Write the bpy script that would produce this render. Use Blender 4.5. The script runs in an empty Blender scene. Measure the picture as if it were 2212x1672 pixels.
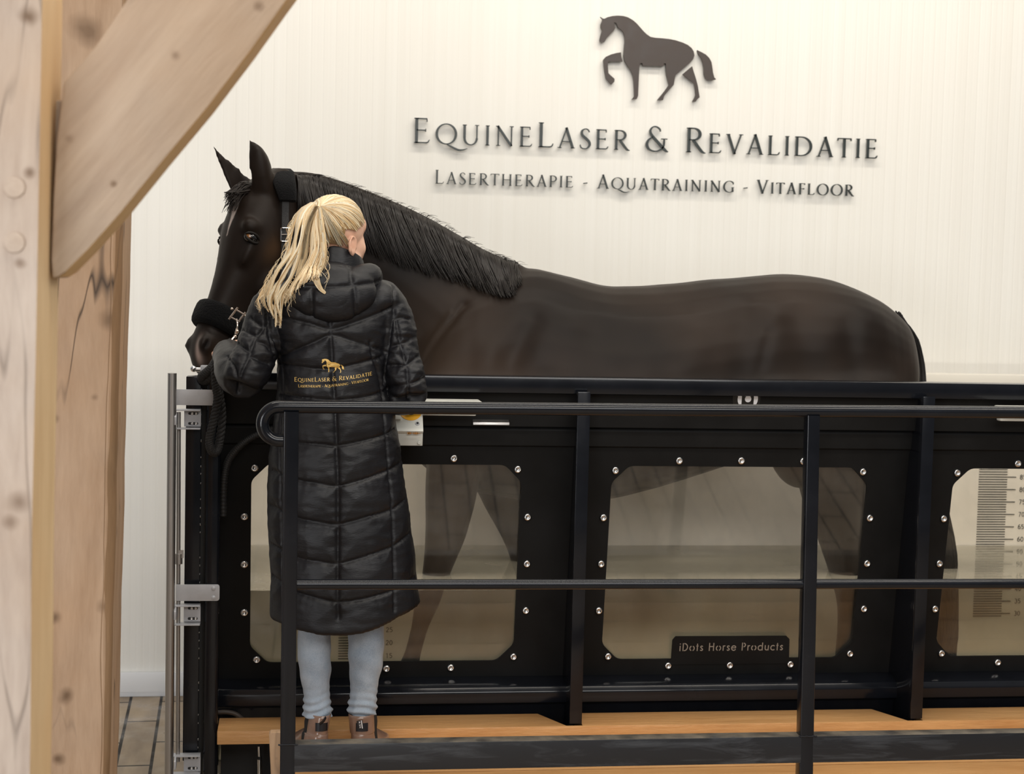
import bpy, bmesh, math, random
import numpy as np
from mathutils import Vector, Matrix, noise
from mathutils.bvhtree import BVHTree
from mathutils.kdtree import KDTree
from mathutils.geometry import tessellate_polygon

random.seed(7)
rng = np.random.default_rng(11)
SC = bpy.context.scene
COL = SC.collection

# ---------------------------------------------------------------- camera
W, H, F = 2212.0, 1672.0, 3450.0          # frame and focal length in pixels
YAW, PITCH, ROLL = 0.13609, 0.06738, 0.02336
CAM = np.array([0.0, 0.0, 1.44])
_fw = np.array([math.sin(YAW) * math.cos(PITCH), math.cos(YAW) * math.cos(PITCH), -math.sin(PITCH)])
_r0 = np.array([math.cos(YAW), -math.sin(YAW), 0.0])
_d0 = np.cross(_fw, _r0)
_r = math.cos(ROLL) * _r0 - math.sin(ROLL) * _d0
_d = math.sin(ROLL) * _r0 + math.cos(ROLL) * _d0
cd = bpy.data.cameras.new('camera')
cam = bpy.data.objects.new('camera', cd)
COL.objects.link(cam)
cam.matrix_world = Matrix(((_r[0], -_d[0], -_fw[0], CAM[0]), (_r[1], -_d[1], -_fw[1], CAM[1]),
                           (_r[2], -_d[2], -_fw[2], CAM[2]), (0, 0, 0, 1)))
cd.sensor_width = 36.0
cd.lens = F / W * 36.0
cd.clip_start = 0.05
cd.dof.use_dof = True
cd.dof.focus_distance = 4.72
cd.dof.aperture_fstop = 4.6
SC.camera = cam

# ---------------------------------------------------------------- world, lamps, exposure
wd = bpy.data.worlds.new('world')
SC.world = wd
wd.use_nodes = True
_t = wd.node_tree
_bg = _t.nodes['Background']
_tc = _t.nodes.new('ShaderNodeTexCoord')
_sx = _t.nodes.new('ShaderNodeSeparateXYZ')
_rp = _t.nodes.new('ShaderNodeValToRGB')          # dim barn at eye level, brighter roof lights above
_rp.color_ramp.elements[0].position = 0.48
_rp.color_ramp.elements[0].color = (0.10, 0.10, 0.10, 1)
_rp.color_ramp.elements[1].position = 0.95
_rp.color_ramp.elements[1].color = (0.40, 0.41, 0.43, 1)
_mr = _t.nodes.new('ShaderNodeMapRange')
_mr.inputs[1].default_value = -1.0
_mr.inputs[2].default_value = 1.0
_t.links.new(_tc.outputs['Generated'], _sx.inputs[0])
_t.links.new(_sx.outputs['Z'], _mr.inputs[0])
_t.links.new(_mr.outputs[0], _rp.inputs['Fac'])
_t.links.new(_rp.outputs['Color'], _bg.inputs[0])
_bg.inputs[1].default_value = 1.0


def area(name, loc, to, sx, sy, power, col):
    l = bpy.data.lights.new(name, 'AREA')
    l.shape = 'RECTANGLE'
    l.size, l.size_y = sx, sy
    l.energy = power
    l.color = col
    o = bpy.data.objects.new(name, l)
    COL.objects.link(o)
    o.location = loc
    o.rotation_euler = (Vector(to) - Vector(loc)).to_track_quat('-Z', 'Y').to_euler()
    return o


area('barn_door_daylight', (-2.3, -0.7, 1.0), (-0.2, 4.0, 0.6), 2.2, 1.6, 120, (0.95, 0.97, 1.0))
area('front_gate_daylight', (0.8, -2.6, 3.9), (1.2, 5.5, 0.5), 5.5, 1.8, 250, (1.0, 0.98, 0.95))
area('ceiling_lamp_row', (1.3, 4.75, 4.4), (1.3, 5.45, 0.0), 5.5, 0.35, 98, (1.0, 0.92, 0.80))
area('ceiling_lamp_aisle', (1.9, 2.0, 4.6), (1.4, 5.4, 1.0), 4.5, 0.5, 108, (1.0, 0.92, 0.80))
area('basin_fill', (1.45, 5.06, 1.05), (1.45, 6.0, 0.45), 3.1, 0.03, 9, (1.0, 0.95, 0.86))  # unseen fill light, added in the basin to brighten the view through the windows
SC.view_settings.view_transform = 'Standard'
SC.view_settings.look = 'None'
SC.view_settings.gamma = 1.0
SC.view_settings.use_curve_mapping = False
SC.view_settings.exposure = -0.16


# ---------------------------------------------------------------- points in the place
def ray(px, py):
    return _r * ((px - W / 2) / F) + _d * ((py - H / 2) / F) + _fw


def at(px, py, Y):
    d = ray(px, py)
    return Vector(CAM + d * (Y - CAM[1]) / d[1])


def at_z(px, py, z):
    d = ray(px, py)
    return Vector(CAM + d * (z - CAM[2]) / d[2])


# ---------------------------------------------------------------- mesh helpers
def link(name, me, mat=None, parent=None):
    o = bpy.data.objects.new(name, me)
    COL.objects.link(o)
    if mat is not None and len(me.materials) == 0:
        me.materials.append(mat)
    if parent is not None:
        o.parent = parent
        if parent.parent is None:
            o.matrix_parent_inverse = Matrix.Translation(-Vector(parent.location))
    return o


def thing(name, label, cat, loc=(0, 0, 0), group=None):
    o = bpy.data.objects.new(name, None)
    o.empty_display_size = 0.05
    COL.objects.link(o)
    o.location = loc
    return tag(o, label, cat, group)


def tag(o, label, cat, group=None):
    o['label'] = label
    o['category'] = cat
    if group:
        o['group'] = group
    return o


def struct(o):
    o['kind'] = 'structure'
    return o


def frames(path):
    pts = [Vector(p) for p in path]
    n = len(pts)
    tans = [(pts[min(i + 1, n - 1)] - pts[max(i - 1, 0)]).normalized() for i in range(n)]
    t = tans[0]
    up = Vector((0, 0, 1)) if abs(t.z) < 0.9 else Vector((0, 1, 0))
    u = (up - t * up.dot(t)).normalized()
    out = []
    for i in range(n):
        t = tans[i]
        u = (u - t * u.dot(t))
        u = u.normalized() if u.length > 1e-8 else t.orthogonal().normalized()
        out.append((pts[i], t, u, t.cross(u)))
    return out


def smooth_path(ctrl, n):
    """Catmull-Rom through control rows (any dimension)."""
    c = np.array([list(p) for p in ctrl], float)
    if len(c) == 2:
        return [c[0] + (c[1] - c[0]) * i / (n - 1) for i in range(n)]
    c = np.vstack([2 * c[0] - c[1], c, 2 * c[-1] - c[-2]])
    out = []
    m = len(c) - 3
    for i in range(n):
        u = i / (n - 1) * m
        k = min(int(u), m - 1)
        t = u - k
        p0, p1, p2, p3 = c[k], c[k + 1], c[k + 2], c[k + 3]
        out.append(0.5 * (2 * p1 + (p2 - p0) * t + (2 * p0 - 5 * p1 + 4 * p2 - p3) * t * t + (3 * p1 - p0 - 3 * p2 + p3) * t ** 3))
    return out


class MB:
    def __init__(self):
        self.v, self.f, self.c = [], [], []

    def add(self, vs, fs, col=None):
        k = len(self.v)
        self.v += [tuple(p) for p in vs]
        self.f += [tuple(i + k for i in f) for f in fs]
        if col is not None:
            self.c += [col] * len(vs)
        return self

    def box(self, x0, x1, y0, y1, z0, z1, M=None):
        vs = [Vector((x, y, z)) for z in (z0, z1) for y in (y0, y1) for x in (x0, x1)]
        if M is not None:
            vs = [M @ p for p in vs]
        return self.add(vs, [(0, 2, 3, 1), (4, 5, 7, 6), (0, 1, 5, 4), (2, 6, 7, 3), (0, 4, 6, 2), (1, 3, 7, 5)])

    def rings(self, rs, cap=True, closed=True, loop=False, col=None):
        n = len(rs[0])
        vs = [p for r in rs for p in r]
        fs = []
        m = len(rs)
        for i in range(m if loop else m - 1):
            a, b = i * n, ((i + 1) % m) * n
            for j in range(n if closed else n - 1):
                k = (j + 1) % n
                fs.append((a + j, a + k, b + k, b + j))
        if cap and not loop:
            fs.append(tuple(range(n - 1, -1, -1)))
            fs.append(tuple((m - 1) * n + j for j in range(n)))
        return self.add(vs, fs, col)

    def tube(self, path, r, n=12, cap=True, loop=False, col=None, flat=1.0):
        fr = frames(path)
        if not hasattr(r, '__len__'):
            r = [r] * len(fr)
        rs = []
        for (p, t, u, w), q in zip(fr, r):
            rs.append([p + u * (q * math.cos(2 * math.pi * j / n)) + w * (q * flat * math.sin(2 * math.pi * j / n)) for j in range(n)])
        return self.rings(rs, cap, loop=loop, col=col)

    def ball(self, c, rad, M=None, nu=20, nv=12):
        """Ellipsoid; M rotates it about its centre."""
        c = Vector(c)
        if not hasattr(rad, '__len__'):
            rad = (rad,) * 3
        rs = []
        for i in range(1, nv):
            th = math.pi * i / nv
            ring = []
            for j in range(nu):
                ph = 2 * math.pi * j / nu
                q = Vector((rad[0] * math.sin(th) * math.cos(ph), rad[1] * math.sin(th) * math.sin(ph), -rad[2] * math.cos(th)))
                ring.append(c + (M @ q if M is not None else q))
            rs.append(ring)
        k = len(self.v)
        self.rings(rs, cap=False)
        lo, hi = Vector((0, 0, -rad[2])), Vector((0, 0, rad[2]))
        if M is not None:
            lo, hi = M @ lo, M @ hi
        b = len(self.v)
        self.v += [tuple(c + lo), tuple(c + hi)]
        for j in range(nu):
            self.f.append((b, k + (j + 1) % nu, k + j))
            q = k + (nv - 2) * nu
            self.f.append((b + 1, q + j, q + (j + 1) % nu))
        return self

    def prism(self, poly, fn, d0, d1, col=None):
        """Extruded polygon. fn(x, y, d) -> point; d0 front, d1 back."""
        n = len(poly)
        vs = [fn(x, y, d0) for x, y in poly] + [fn(x, y, d1) for x, y in poly]
        fs = [tuple(range(n)), tuple(range(2 * n - 1, n - 1, -1))]
        for j in range(n):
            k = (j + 1) % n
            fs.append((j, n + j, n + k, k))
        return self.add(vs, fs, col)

    def mesh(self, name):
        me = bpy.data.meshes.new(name)
        me.from_pydata(self.v, [], self.f)
        if self.c and len(self.c) == len(self.v):
            at_ = me.color_attributes.new('tint', 'FLOAT_COLOR', 'POINT')
            at_.data.foreach_set('color', np.array([(c[0], c[1], c[2], 1.0) for c in self.c], np.float32).ravel())
        me.update()
        return me

    def build(self, name, mat=None, parent=None, bevel=0.0, smooth=True, seg=2, angle=35.0, fix=True):
        me = self.mesh(name)
        if fix or bevel:
            bm = bmesh.new()
            bm.from_mesh(me)
            if fix:
                bmesh.ops.recalc_face_normals(bm, faces=bm.faces)
            if bevel:
                es = [e for e in bm.edges if len(e.link_faces) == 2 and e.calc_face_angle(0) > math.radians(30)]
                bmesh.ops.bevel(bm, geom=es, offset=bevel, segments=seg, profile=0.6, affect='EDGES', clamp_overlap=True)
            bm.to_mesh(me)
            bm.free()
        if bevel:
            angle = min(angle, 28.0)
        if smooth:
            me.polygons.foreach_set('use_smooth', [True] * len(me.polygons))
            me.set_sharp_from_angle(angle=math.radians(angle))
        return link(name, me, mat, parent)


def fused(mb, voxel, smooth=6, factor=0.5, sub=0):
    """The closed shapes of a builder melted into one continuous skin."""
    me = mb.mesh('tmp')
    bm = bmesh.new()
    bm.from_mesh(me)
    bmesh.ops.recalc_face_normals(bm, faces=bm.faces)
    bm.to_mesh(me)
    bm.free()
    o = bpy.data.objects.new('tmp', me)
    COL.objects.link(o)
    m = o.modifiers.new('r', 'REMESH')
    m.mode = 'VOXEL'
    m.voxel_size = voxel
    m.use_smooth_shade = True
    if smooth:
        s = o.modifiers.new('s', 'SMOOTH')
        s.iterations = smooth
        s.factor = factor
    if sub:
        u = o.modifiers.new('u', 'SUBSURF')
        u.levels = u.render_levels = sub
    dg = bpy.context.evaluated_depsgraph_get()
    ev = o.evaluated_get(dg)
    out = bpy.data.meshes.new_from_object(ev)
    bpy.data.objects.remove(o)
    bpy.data.meshes.remove(me)
    out.polygons.foreach_set('use_smooth', [True] * len(out.polygons))
    return out


def bvh_of(me):
    return BVHTree.FromPolygons([v.co[:] for v in me.vertices], [p.vertices[:] for p in me.polygons])


def cast(bvh, px, py):
    d = Vector(ray(px, py)).normalized()
    return bvh.ray_cast(Vector(CAM), d)


# ---------------------------------------------------------------- materials
def nm(name):
    m = bpy.data.materials.new(name)
    m.use_nodes = True
    t = m.node_tree
    return m, t, t.nodes['Principled BSDF']


def node(t, typ, **kw):
    n = t.nodes.new(typ)
    for k, v in kw.items():
        if k.startswith('i_'):
            n.inputs[k[2:].replace('_', ' ')].default_value = v
        else:
            setattr(n, k, v)
    return n


def coords(t, scale=(1, 1, 1), kind='Object', rot=(0, 0, 0)):
    tc = node(t, 'ShaderNodeTexCoord')
    mp = node(t, 'ShaderNodeMapping')
    mp.inputs['Scale'].default_value = scale
    mp.inputs['Rotation'].default_value = rot
    t.links.new(tc.outputs[kind], mp.inputs['Vector'])
    return mp.outputs['Vector']


def noise_tex(t, vec, scale, detail=4.0, rough=0.55, dist=0.0):
    n = node(t, 'ShaderNodeTexNoise')
    n.inputs['Scale'].default_value = scale
    n.inputs['Detail'].default_value = detail
    n.inputs['Roughness'].default_value = rough
    n.inputs['Distortion'].default_value = dist
    t.links.new(vec, n.inputs['Vector'])
    return n.outputs['Fac']


def ramp(t, fac, stops):
    r = node(t, 'ShaderNodeValToRGB')
    e = r.color_ramp.elements
    while len(e) < len(stops):
        e.new(0.5)
    for k, (p, c) in zip(e, stops):
        k.position = p
        k.color = (c[0], c[1], c[2], 1) if hasattr(c, '__len__') else (c, c, c, 1)
    t.links.new(fac, r.inputs['Fac'])
    return r.outputs['Color']


def mixc(t, fac, a, b, mode='MIX'):
    m = node(t, 'ShaderNodeMix', data_type='RGBA', blend_type=mode)
    for sock, v in ((m.inputs[0], fac), (m.inputs[6], a), (m.inputs[7], b)):
        if hasattr(v, 'is_linked') or isinstance(v, bpy.types.NodeSocket):
            t.links.new(v, sock)
        elif hasattr(v, '__len__'):
            sock.default_value = (v[0], v[1], v[2], 1)
        else:
            sock.default_value = v
    return m.outputs[2]


def bump(t, b, height, strength, dist=0.01):
    n = node(t, 'ShaderNodeBump')
    n.inputs['Strength'].default_value = strength
    n.inputs['Distance'].default_value = dist
    t.links.new(height, n.inputs['Height'])
    t.links.new(n.outputs['Normal'], b.inputs['Normal'])
    return n


def simple(name, col, rough=0.5, metal=0.0, var=0.0, vscale=20.0, bumpy=0.0, bscale=60.0, spec=0.5, sheen=0.0, coat=0.0, stretch=(1, 1, 1)):
    m, t, b = nm(name)
    b.inputs['Base Color'].default_value = (*col, 1)
    b.inputs['Roughness'].default_value = rough
    b.inputs['Metallic'].default_value = metal
    b.inputs['Specular IOR Level'].default_value = spec
    b.inputs['Sheen Weight'].default_value = sheen
    b.inputs['Coat Weight'].default_value = coat
    v = coords(t, stretch)
    if var:
        n = noise_tex(t, v, vscale, 5)
        lo = tuple(max(0, c * (1 - var)) for c in col)
        hi = tuple(min(1, c * (1 + var)) for c in col)
        t.links.new(ramp(t, n, [(0.3, lo), (0.7, hi)]), b.inputs['Base Color'])
        rr = ramp(t, n, [(0.3, max(0.02, rough * 0.85)), (0.7, min(1, rough * 1.15))])
        t.links.new(rr, b.inputs['Roughness'])
    if bumpy:
        bump(t, b, noise_tex(t, v, bscale, 3), bumpy, 0.004)
    return m


def tinted(name, rough=0.5, spec=0.5, sheen=0.0, bumpy=0.0, bscale=80.0, aniso=0.0):
    m, t, b = nm(name)
    a = node(t, 'ShaderNodeAttribute', attribute_name='tint')
    t.links.new(a.outputs['Color'], b.inputs['Base Color'])
    b.inputs['Roughness'].default_value = rough
    b.inputs['Specular IOR Level'].default_value = spec
    b.inputs['Sheen Weight'].default_value = sheen
    if bumpy:
        bump(t, b, noise_tex(t, coords(t), bscale, 3), bumpy, 0.003)
    return m


def timber(name, light, dark, axis, knots=(), crack=0.5, gloss=0.7, scale=1.0):
    """Rough oak: grain stretched along AXIS (0 x, 1 y, 2 z), winding drying cracks, dark knots."""
    m, t, b = nm(name)
    s = [5.0 * scale, 5.0 * scale, 5.0 * scale]
    s[axis] = 0.7 * scale
    v = coords(t, tuple(s))
    g = noise_tex(t, v, 2.2, 8, 0.62, 0.6)
    fine = noise_tex(t, v, 14.0, 4, 0.6, 0.2)
    c = ramp(t, g, [(0.28, dark), (0.5, tuple((a * 0.35 + e * 0.65) for a, e in zip(dark, light))), (0.68, light)])
    c = mixc(t, 0.22, c, ramp(t, fine, [(0.35, dark), (0.65, light)]))
    blot = noise_tex(t, coords(t, (1.5, 1.5, 1.5)), 1.6, 4)
    c = mixc(t, ramp(t, blot, [(0.42, 0.0), (0.75, 0.4)]), c, tuple(e * f for e, f in zip(light, (0.95, 0.74, 0.5))))
    s2 = [2.6, 2.6, 2.6]
    s2[axis] = 0.33
    cr = noise_tex(t, coords(t, tuple(s2)), 1.9, 3, 0.5, 0.3)
    mth = node(t, 'ShaderNodeMath', operation='SUBTRACT')
    t.links.new(cr, mth.inputs[0])
    mth.inputs[1].default_value = 0.5
    ab = node(t, 'ShaderNodeMath', operation='ABSOLUTE')
    t.links.new(mth.outputs[0], ab.inputs[0])
    line = ramp(t, ab.outputs[0], [(0.0, 1.0), (0.0075, 0.0)])
    gate = ramp(t, noise_tex(t, coords(t, (1.2, 1.2, 1.2)), 2.3, 2), [(0.36, 0.0), (0.48, crack)])
    mul = node(t, 'ShaderNodeMath', operation='MULTIPLY')
    t.links.new(line, mul.inputs[0])
    t.links.new(gate, mul.inputs[1])
    c = mixc(t, mul.outputs[0], c, (0.05, 0.03, 0.018))
    tc = node(t, 'ShaderNodeTexCoord')
    for (k, rad, dens) in knots:
        d = node(t, 'ShaderNodeVectorMath', operation='DISTANCE')
        wob = node(t, 'ShaderNodeVectorMath', operation='ADD')
        t.links.new(tc.outputs['Object'], wob.inputs[0])
        nz = node(t, 'ShaderNodeTexNoise')
        nz.inputs['Scale'].default_value = 14
        t.links.new(tc.outputs['Object'], nz.inputs['Vector'])
        sc = node(t, 'ShaderNodeVectorMath', operation='SCALE')
        t.links.new(nz.outputs['Color'], sc.inputs[0])
        sc.inputs['Scale'].default_value = rad * 1.2
        t.links.new(sc.outputs[0], wob.inputs[1])
        t.links.new(wob.outputs[0], d.inputs[0])
        d.inputs[1].default_value = Vector(k) + Vector((rad * 0.6,) * 3)
        mm = ramp(t, d.outputs['Value'], [(rad * 0.2, dens), (rad, 0.0)])
        c = mixc(t, mm, c, (0.12, 0.065, 0.03))
    t.links.new(c, b.inputs['Base Color'])
    b.inputs['Roughness'].default_value = gloss
    hh = node(t, 'ShaderNodeMath', operation='SUBTRACT')
    t.links.new(fine, hh.inputs[0])
    t.links.new(mul.outputs[0], hh.inputs[1])
    bump(t, b, hh.outputs[0], 0.35, 0.006)
    return m


M_black = simple('black_powder_coat', (0.007, 0.008, 0.011), 0.17, var=0.2, vscale=9, bumpy=0.012, bscale=30, spec=0.36)
M_panel = simple('matt_black_plastic', (0.0095, 0.0095, 0.0095), 0.5, var=0.2, vscale=6, bumpy=0.03, bscale=300, spec=0.13)
M_steel = simple('brushed_steel', (0.46, 0.445, 0.43), 0.44, 1.0, var=0.08, vscale=40, stretch=(1, 1, 0.05))
M_plate = simple('zinc_plate', (0.50, 0.51, 0.54), 0.45, 0.25, var=0.08, vscale=25)
M_chrome = simple('polished_steel', (0.8, 0.8, 0.8), 0.12, 1.0)
M_rubber = simple('black_rubber', (0.012, 0.012, 0.012), 0.6)

# ================================================================ THE SETTING
FLOOR_Z, WALL_Y = -0.25, 6.40
# floor of worn wooden planks / pavers
m, t, b = nm('old_floor')
v = coords(t, (1, 1, 1), rot=(0, 0, math.radians(90 - 2.4)))
br = node(t, 'ShaderNodeTexBrick')
br.offset = 0.5
br.inputs['Color1'].default_value = (0.52, 0.44, 0.34, 1)
br.inputs['Color2'].default_value = (0.42, 0.35, 0.27, 1)
br.inputs['Mortar'].default_value = (0.02, 0.017, 0.014, 1)
br.inputs['Scale'].default_value = 1.0
br.inputs['Mortar Size'].default_value = 0.006
br.inputs['Brick Width'].default_value = 0.55
br.inputs['Row Height'].default_value = 0.118
t.links.new(v, br.inputs['Vector'])
nz = noise_tex(t, coords(t, (4, 1, 1)), 3.5, 6)
c = mixc(t, 0.5, br.outputs['Color'], ramp(t, nz, [(0.3, (0.16, 0.12, 0.09)), (0.7, (0.50, 0.44, 0.36))]), 'OVERLAY')
t.links.new(c, b.inputs['Base Color'])
t.links.new(ramp(t, noise_tex(t, coords(t, (2, 2, 2)), 2.5, 3), [(0.4, 0.22), (0.62, 0.7)]), b.inputs['Roughness'])
bump(t, b, br.outputs['Fac'], -0.4, 0.01)
mb = MB().box(-5.0, 7.5, -3.0, WALL_Y + 0.1, FLOOR_Z - 0.1, FLOOR_Z)
struct(mb.build('floor', m, smooth=False))

# white sandwich-panel wall, fine vertical profiling
m, t, b = nm('white_wall_panel')
b.inputs['Roughness'].default_value = 0.45
w1 = node(t, 'ShaderNodeTexWave', wave_type='BANDS', bands_direction='X')
w1.inputs['Scale'].default_value = 6.5
w1.inputs['Distortion'].default_value = 0.0
t.links.new(coords(t), w1.inputs['Vector'])
prof = ramp(t, w1.outputs['Fac'], [(0.0, 0.0), (0.10, 1.0), (0.9, 1.0), (1.0, 0.75)])
nzz = noise_tex(t, coords(t, (9, 1, 0.05)), 3.0, 3)
c = ramp(t, nzz, [(0.3, (0.815, 0.795, 0.74)), (0.7, (0.845, 0.83, 0.78))])
t.links.new(c, b.inputs['Base Color'])
bump(t, b, prof, 0.16, 0.004)
mb = MB().box(-5.0, 7.5, WALL_Y, WALL_Y + 0.1, FLOOR_Z, 4.6)
struct(mb.build('wall_back', m, smooth=False))
M_white = simple('white_paint', (0.78, 0.79, 0.80), 0.4)
mb = MB().box(-5.0, 7.5, WALL_Y - 0.025, WALL_Y, FLOOR_Z + 0.02, FLOOR_Z + 0.10)
mb.box(-5.0, 7.5, WALL_Y - 0.012, WALL_Y, FLOOR_Z, FLOOR_Z + 0.02)
struct(mb.build('baseboard_back', M_white, bevel=0.003))

# ================================================================ OAK TIMBERS AT THE LEFT
OAK_L, OAK_D = (0.60, 0.47, 0.34), (0.30, 0.20, 0.125)


def hewn(mb, corners_lo, corners_hi, n=26, wob=0.004, seed=0):
    """Square-hewn post between two quads, faces slightly wavy."""
    rs = []
    for i in range(n + 1):
        k = i / n
        ring = []
        m_ = len(corners_lo)
        for j in range(m_):
            for q in range(6):
                s = q / 6
                a = Vector(corners_lo[j]).lerp(Vector(corners_lo[(j + 1) % m_]), s)
                e = Vector(corners_hi[j]).lerp(Vector(corners_hi[(j + 1) % m_]), s)
                p = a.lerp(e, k)
                w_ = noise.noise_vector(Vector((p.x * 3 + seed, p.y * 3, p.z * 2.2)))
                ring.append(p + w_ * wob)
        rs.append(ring)
    return mb.rings(rs)


def knot(px, py, Y, rad, dens=0.9):
    return (at(px, py, Y), rad, dens)


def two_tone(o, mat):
    """Side faces (towards +x or underneath) get a second, yellower wood material."""
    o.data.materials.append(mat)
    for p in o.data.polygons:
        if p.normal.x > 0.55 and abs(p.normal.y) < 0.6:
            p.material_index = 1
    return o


M_side1 = timber('oak_post_side', (0.80, 0.59, 0.35), (0.60, 0.40, 0.20), 2, crack=0.0)  # yellower oak for the side faces of post and brace
M_side2 = timber('oak_brace_side', (0.76, 0.54, 0.30), (0.56, 0.37, 0.17), 0, crack=0.0)


# near post, beyond the frame at the left
t1 = thing('timber_post', 'square oak post nearest the camera, with two round pegs in its face', 'wooden post', (-0.62, 2.7, FLOOR_Z))
a0, a1 = at(90, 0, 2.6), at(64, 1672, 2.6)
sl = (a0.x - a1.x) / (a0.z - a1.z)


def xr(z, Y=2.6):
    return a1.x + (z - a1.z) * sl


lo, hi = FLOOR_Z, 3.4
M_oak1 = timber('oak_near', (0.50, 0.415, 0.345), (0.29, 0.22, 0.175), 2,
                [knot(62, 30, 2.6, 0.018), knot(65, 375, 2.6, 0.012), knot(42, 1085, 2.6, 0.022, 0.7), knot(25, 1130, 2.6, 0.016, 0.6),
                 knot(45, 570, 2.6, 0.012, 0.7)], crack=0.5)
mb = MB()
hewn(mb, [(xr(lo) - 0.26, 2.6, lo), (xr(lo), 2.6, lo), (xr(lo) + 0.004, 2.8, lo), (xr(lo) - 0.26, 2.8, lo)],
     [(xr(hi) - 0.26, 2.6, hi), (xr(hi), 2.6, hi), (xr(hi) + 0.004, 2.8, hi), (xr(hi) - 0.26, 2.8, hi)], 40, 0.004, 1)
two_tone(mb.build('beam', M_oak1, t1, angle=50), M_side1)
M_peg = timber('oak_peg', (0.50, 0.41, 0.335), (0.29, 0.22, 0.17), 1, crack=0.0)
for py in (405, 524):
    c0 = at(31, py, 2.6)
    mb = MB().tube([(c0.x, 2.596, c0.z), (c0.x, 2.66, c0.z)], 0.0165, 24)
    o = mb.build('peg', M_peg, t1, bevel=0.002)

# diagonal brace
poly = [(137, 178), (205, 100), (280, -10), (380, -150), (760, -190), (620, 0), (545, 105), (452, 228), (352, 348), (263, 458), (190, 540), (142, 588), (126, 598), (113, 603), (110, 560), (115, 420), (122, 300)]
BR = Matrix.Rotation(math.radians(-50.9), 3, 'Y')
BRI = BR.inverted()


def bknot(px, py, rad, dens=0.9):
    return (BRI @ at(px, py, 2.7), rad, dens)


M_oak2 = timber('oak_brace', (0.43, 0.335, 0.25), (0.26, 0.185, 0.13), 0,
                [bknot(245, 395, 0.008), bknot(380, 120, 0.01, 0.6), bknot(560, 18, 0.012, 0.7), bknot(150, 300, 0.009, 0.5)], crack=0.35)
mb = MB()
pp = [at(x, y, 2.70) for x, y in poly]
mb.prism([(p.x, p.z) for p in pp], lambda x, y, d: Vector((x, d, y)), 2.70, 2.84)
g0, g1 = at(119, 215, 2.745), at(109, 585, 2.745)
mb.box(g1.x - 0.03, g0.x + 0.02, 2.752, 2.83, g1.z, g0.z)
brace = two_tone(mb.build('timber_brace', M_oak2, bevel=0.006, smooth=True), M_side2)
brace.data.transform(BRI.to_4x4())
brace.rotation_euler = BR.to_euler()
tag(brace, 'diagonal oak brace rising from the near post', 'wooden brace')

# second post, further back, in focus
M_oak3 = timber('oak_far', (0.47, 0.325, 0.215), (0.29, 0.18, 0.105), 2,
                [knot(118, 905, 3.9, 0.014), knot(130, 1640, 3.9, 0.02), knot(205, 858, 3.9, 0.010, .6), knot(115, 1335, 3.9, 0.022), knot(140, 1500, 3.9, 0.022),
                 knot(180, 60, 3.9, 0.055, 0.75), knot(240, 690, 3.9, 0.030, 0.7), knot(225, 1310, 3.9, 0.02, 0.5)], crack=0.95)
e0, e1 = at(263, 440, 3.9), at(233, 1672, 3.9)
sl3 = (e0.x - e1.x) / (e0.z - e1.z)
t3 = thing('timber_post', 'cracked oak post with a waney bark edge, standing behind the near post', 'wooden post', (e1.x - 0.2, 4.0, FLOOR_Z))
rs = []
for i in range(61):
    z = FLOOR_Z + (3.2 - FLOOR_Z) * i / 60
    xe = e1.x + (z - e1.z) * sl3 + 0.004 * noise.noise(Vector((0, 2.0, z * 2.3))) + 0.002 * noise.noise(Vector((0, 5.0, z * 9)))
    wane = 0.015 + 0.013 * noise.noise(Vector((3.3, 0.4, z * 1.7)))
    ring = [(xe - 0.33, 3.9, z), (xe - 0.2, 3.897, z), (xe - wane - 0.05, 3.9, z), (xe - wane, 3.902, z), (xe - wane * 0.5, 3.902 + wane * 0.5, z),
            (xe - 0.003, 3.9 + wane * 1.2, z), (xe, 3.9 + wane * 2, z), (xe - 0.005, 4.18, z), (xe - 0.33, 4.18, z)]
    rs.append([Vector(p) for p in ring])
mb = MB().rings(rs)
mb.build('beam', M_oak3, t3, angle=28)
M_bark = timber('oak_wane', (0.30, 0.185, 0.10), (0.15, 0.09, 0.045), 2, crack=0.3, gloss=0.6)
mb = MB()
mb.rings([[Vector(r[3]) + Vector((-0.004 + 0.006 * noise.noise(Vector((1, 1, r[0].z * 5))), -0.0012, 0)), Vector(r[4]) + Vector((0.001, -0.0015, 0)), Vector(r[5]) + Vector((0.0012, -0.001, 0)), Vector(r[6]) + Vector((0.001, 0, 0)), Vector(r[6]) + Vector((-0.008, 0, 0)), Vector(r[3]) + Vector((0.0, 0.006, 0))] for r in rs])
o = mb.build('waney_edge', M_bark, t3, angle=50)
o['label'] = 'dark brown waney edge'

# ================================================================ THE WATER TREADMILL
XB = [-0.235, 0.896, 2.020, 3.165]            # bay lines


def PY(z):                                     # leaning side of the basin
    return 4.99 + 0.15 * (1.13 - z)


def on_panel(px, py, off=0.0):
    d = ray(px, py)
    k = 0.15
    s = (4.99 + off + k * (1.13 - CAM[2])) / (d[1] + k * d[2])
    return Vector(CAM + d * s)


tank = thing('water_treadmill', 'long black horse water treadmill with windows, behind the railing', 'water treadmill', (1.4, 5.4, FLOOR_Z))

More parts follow.
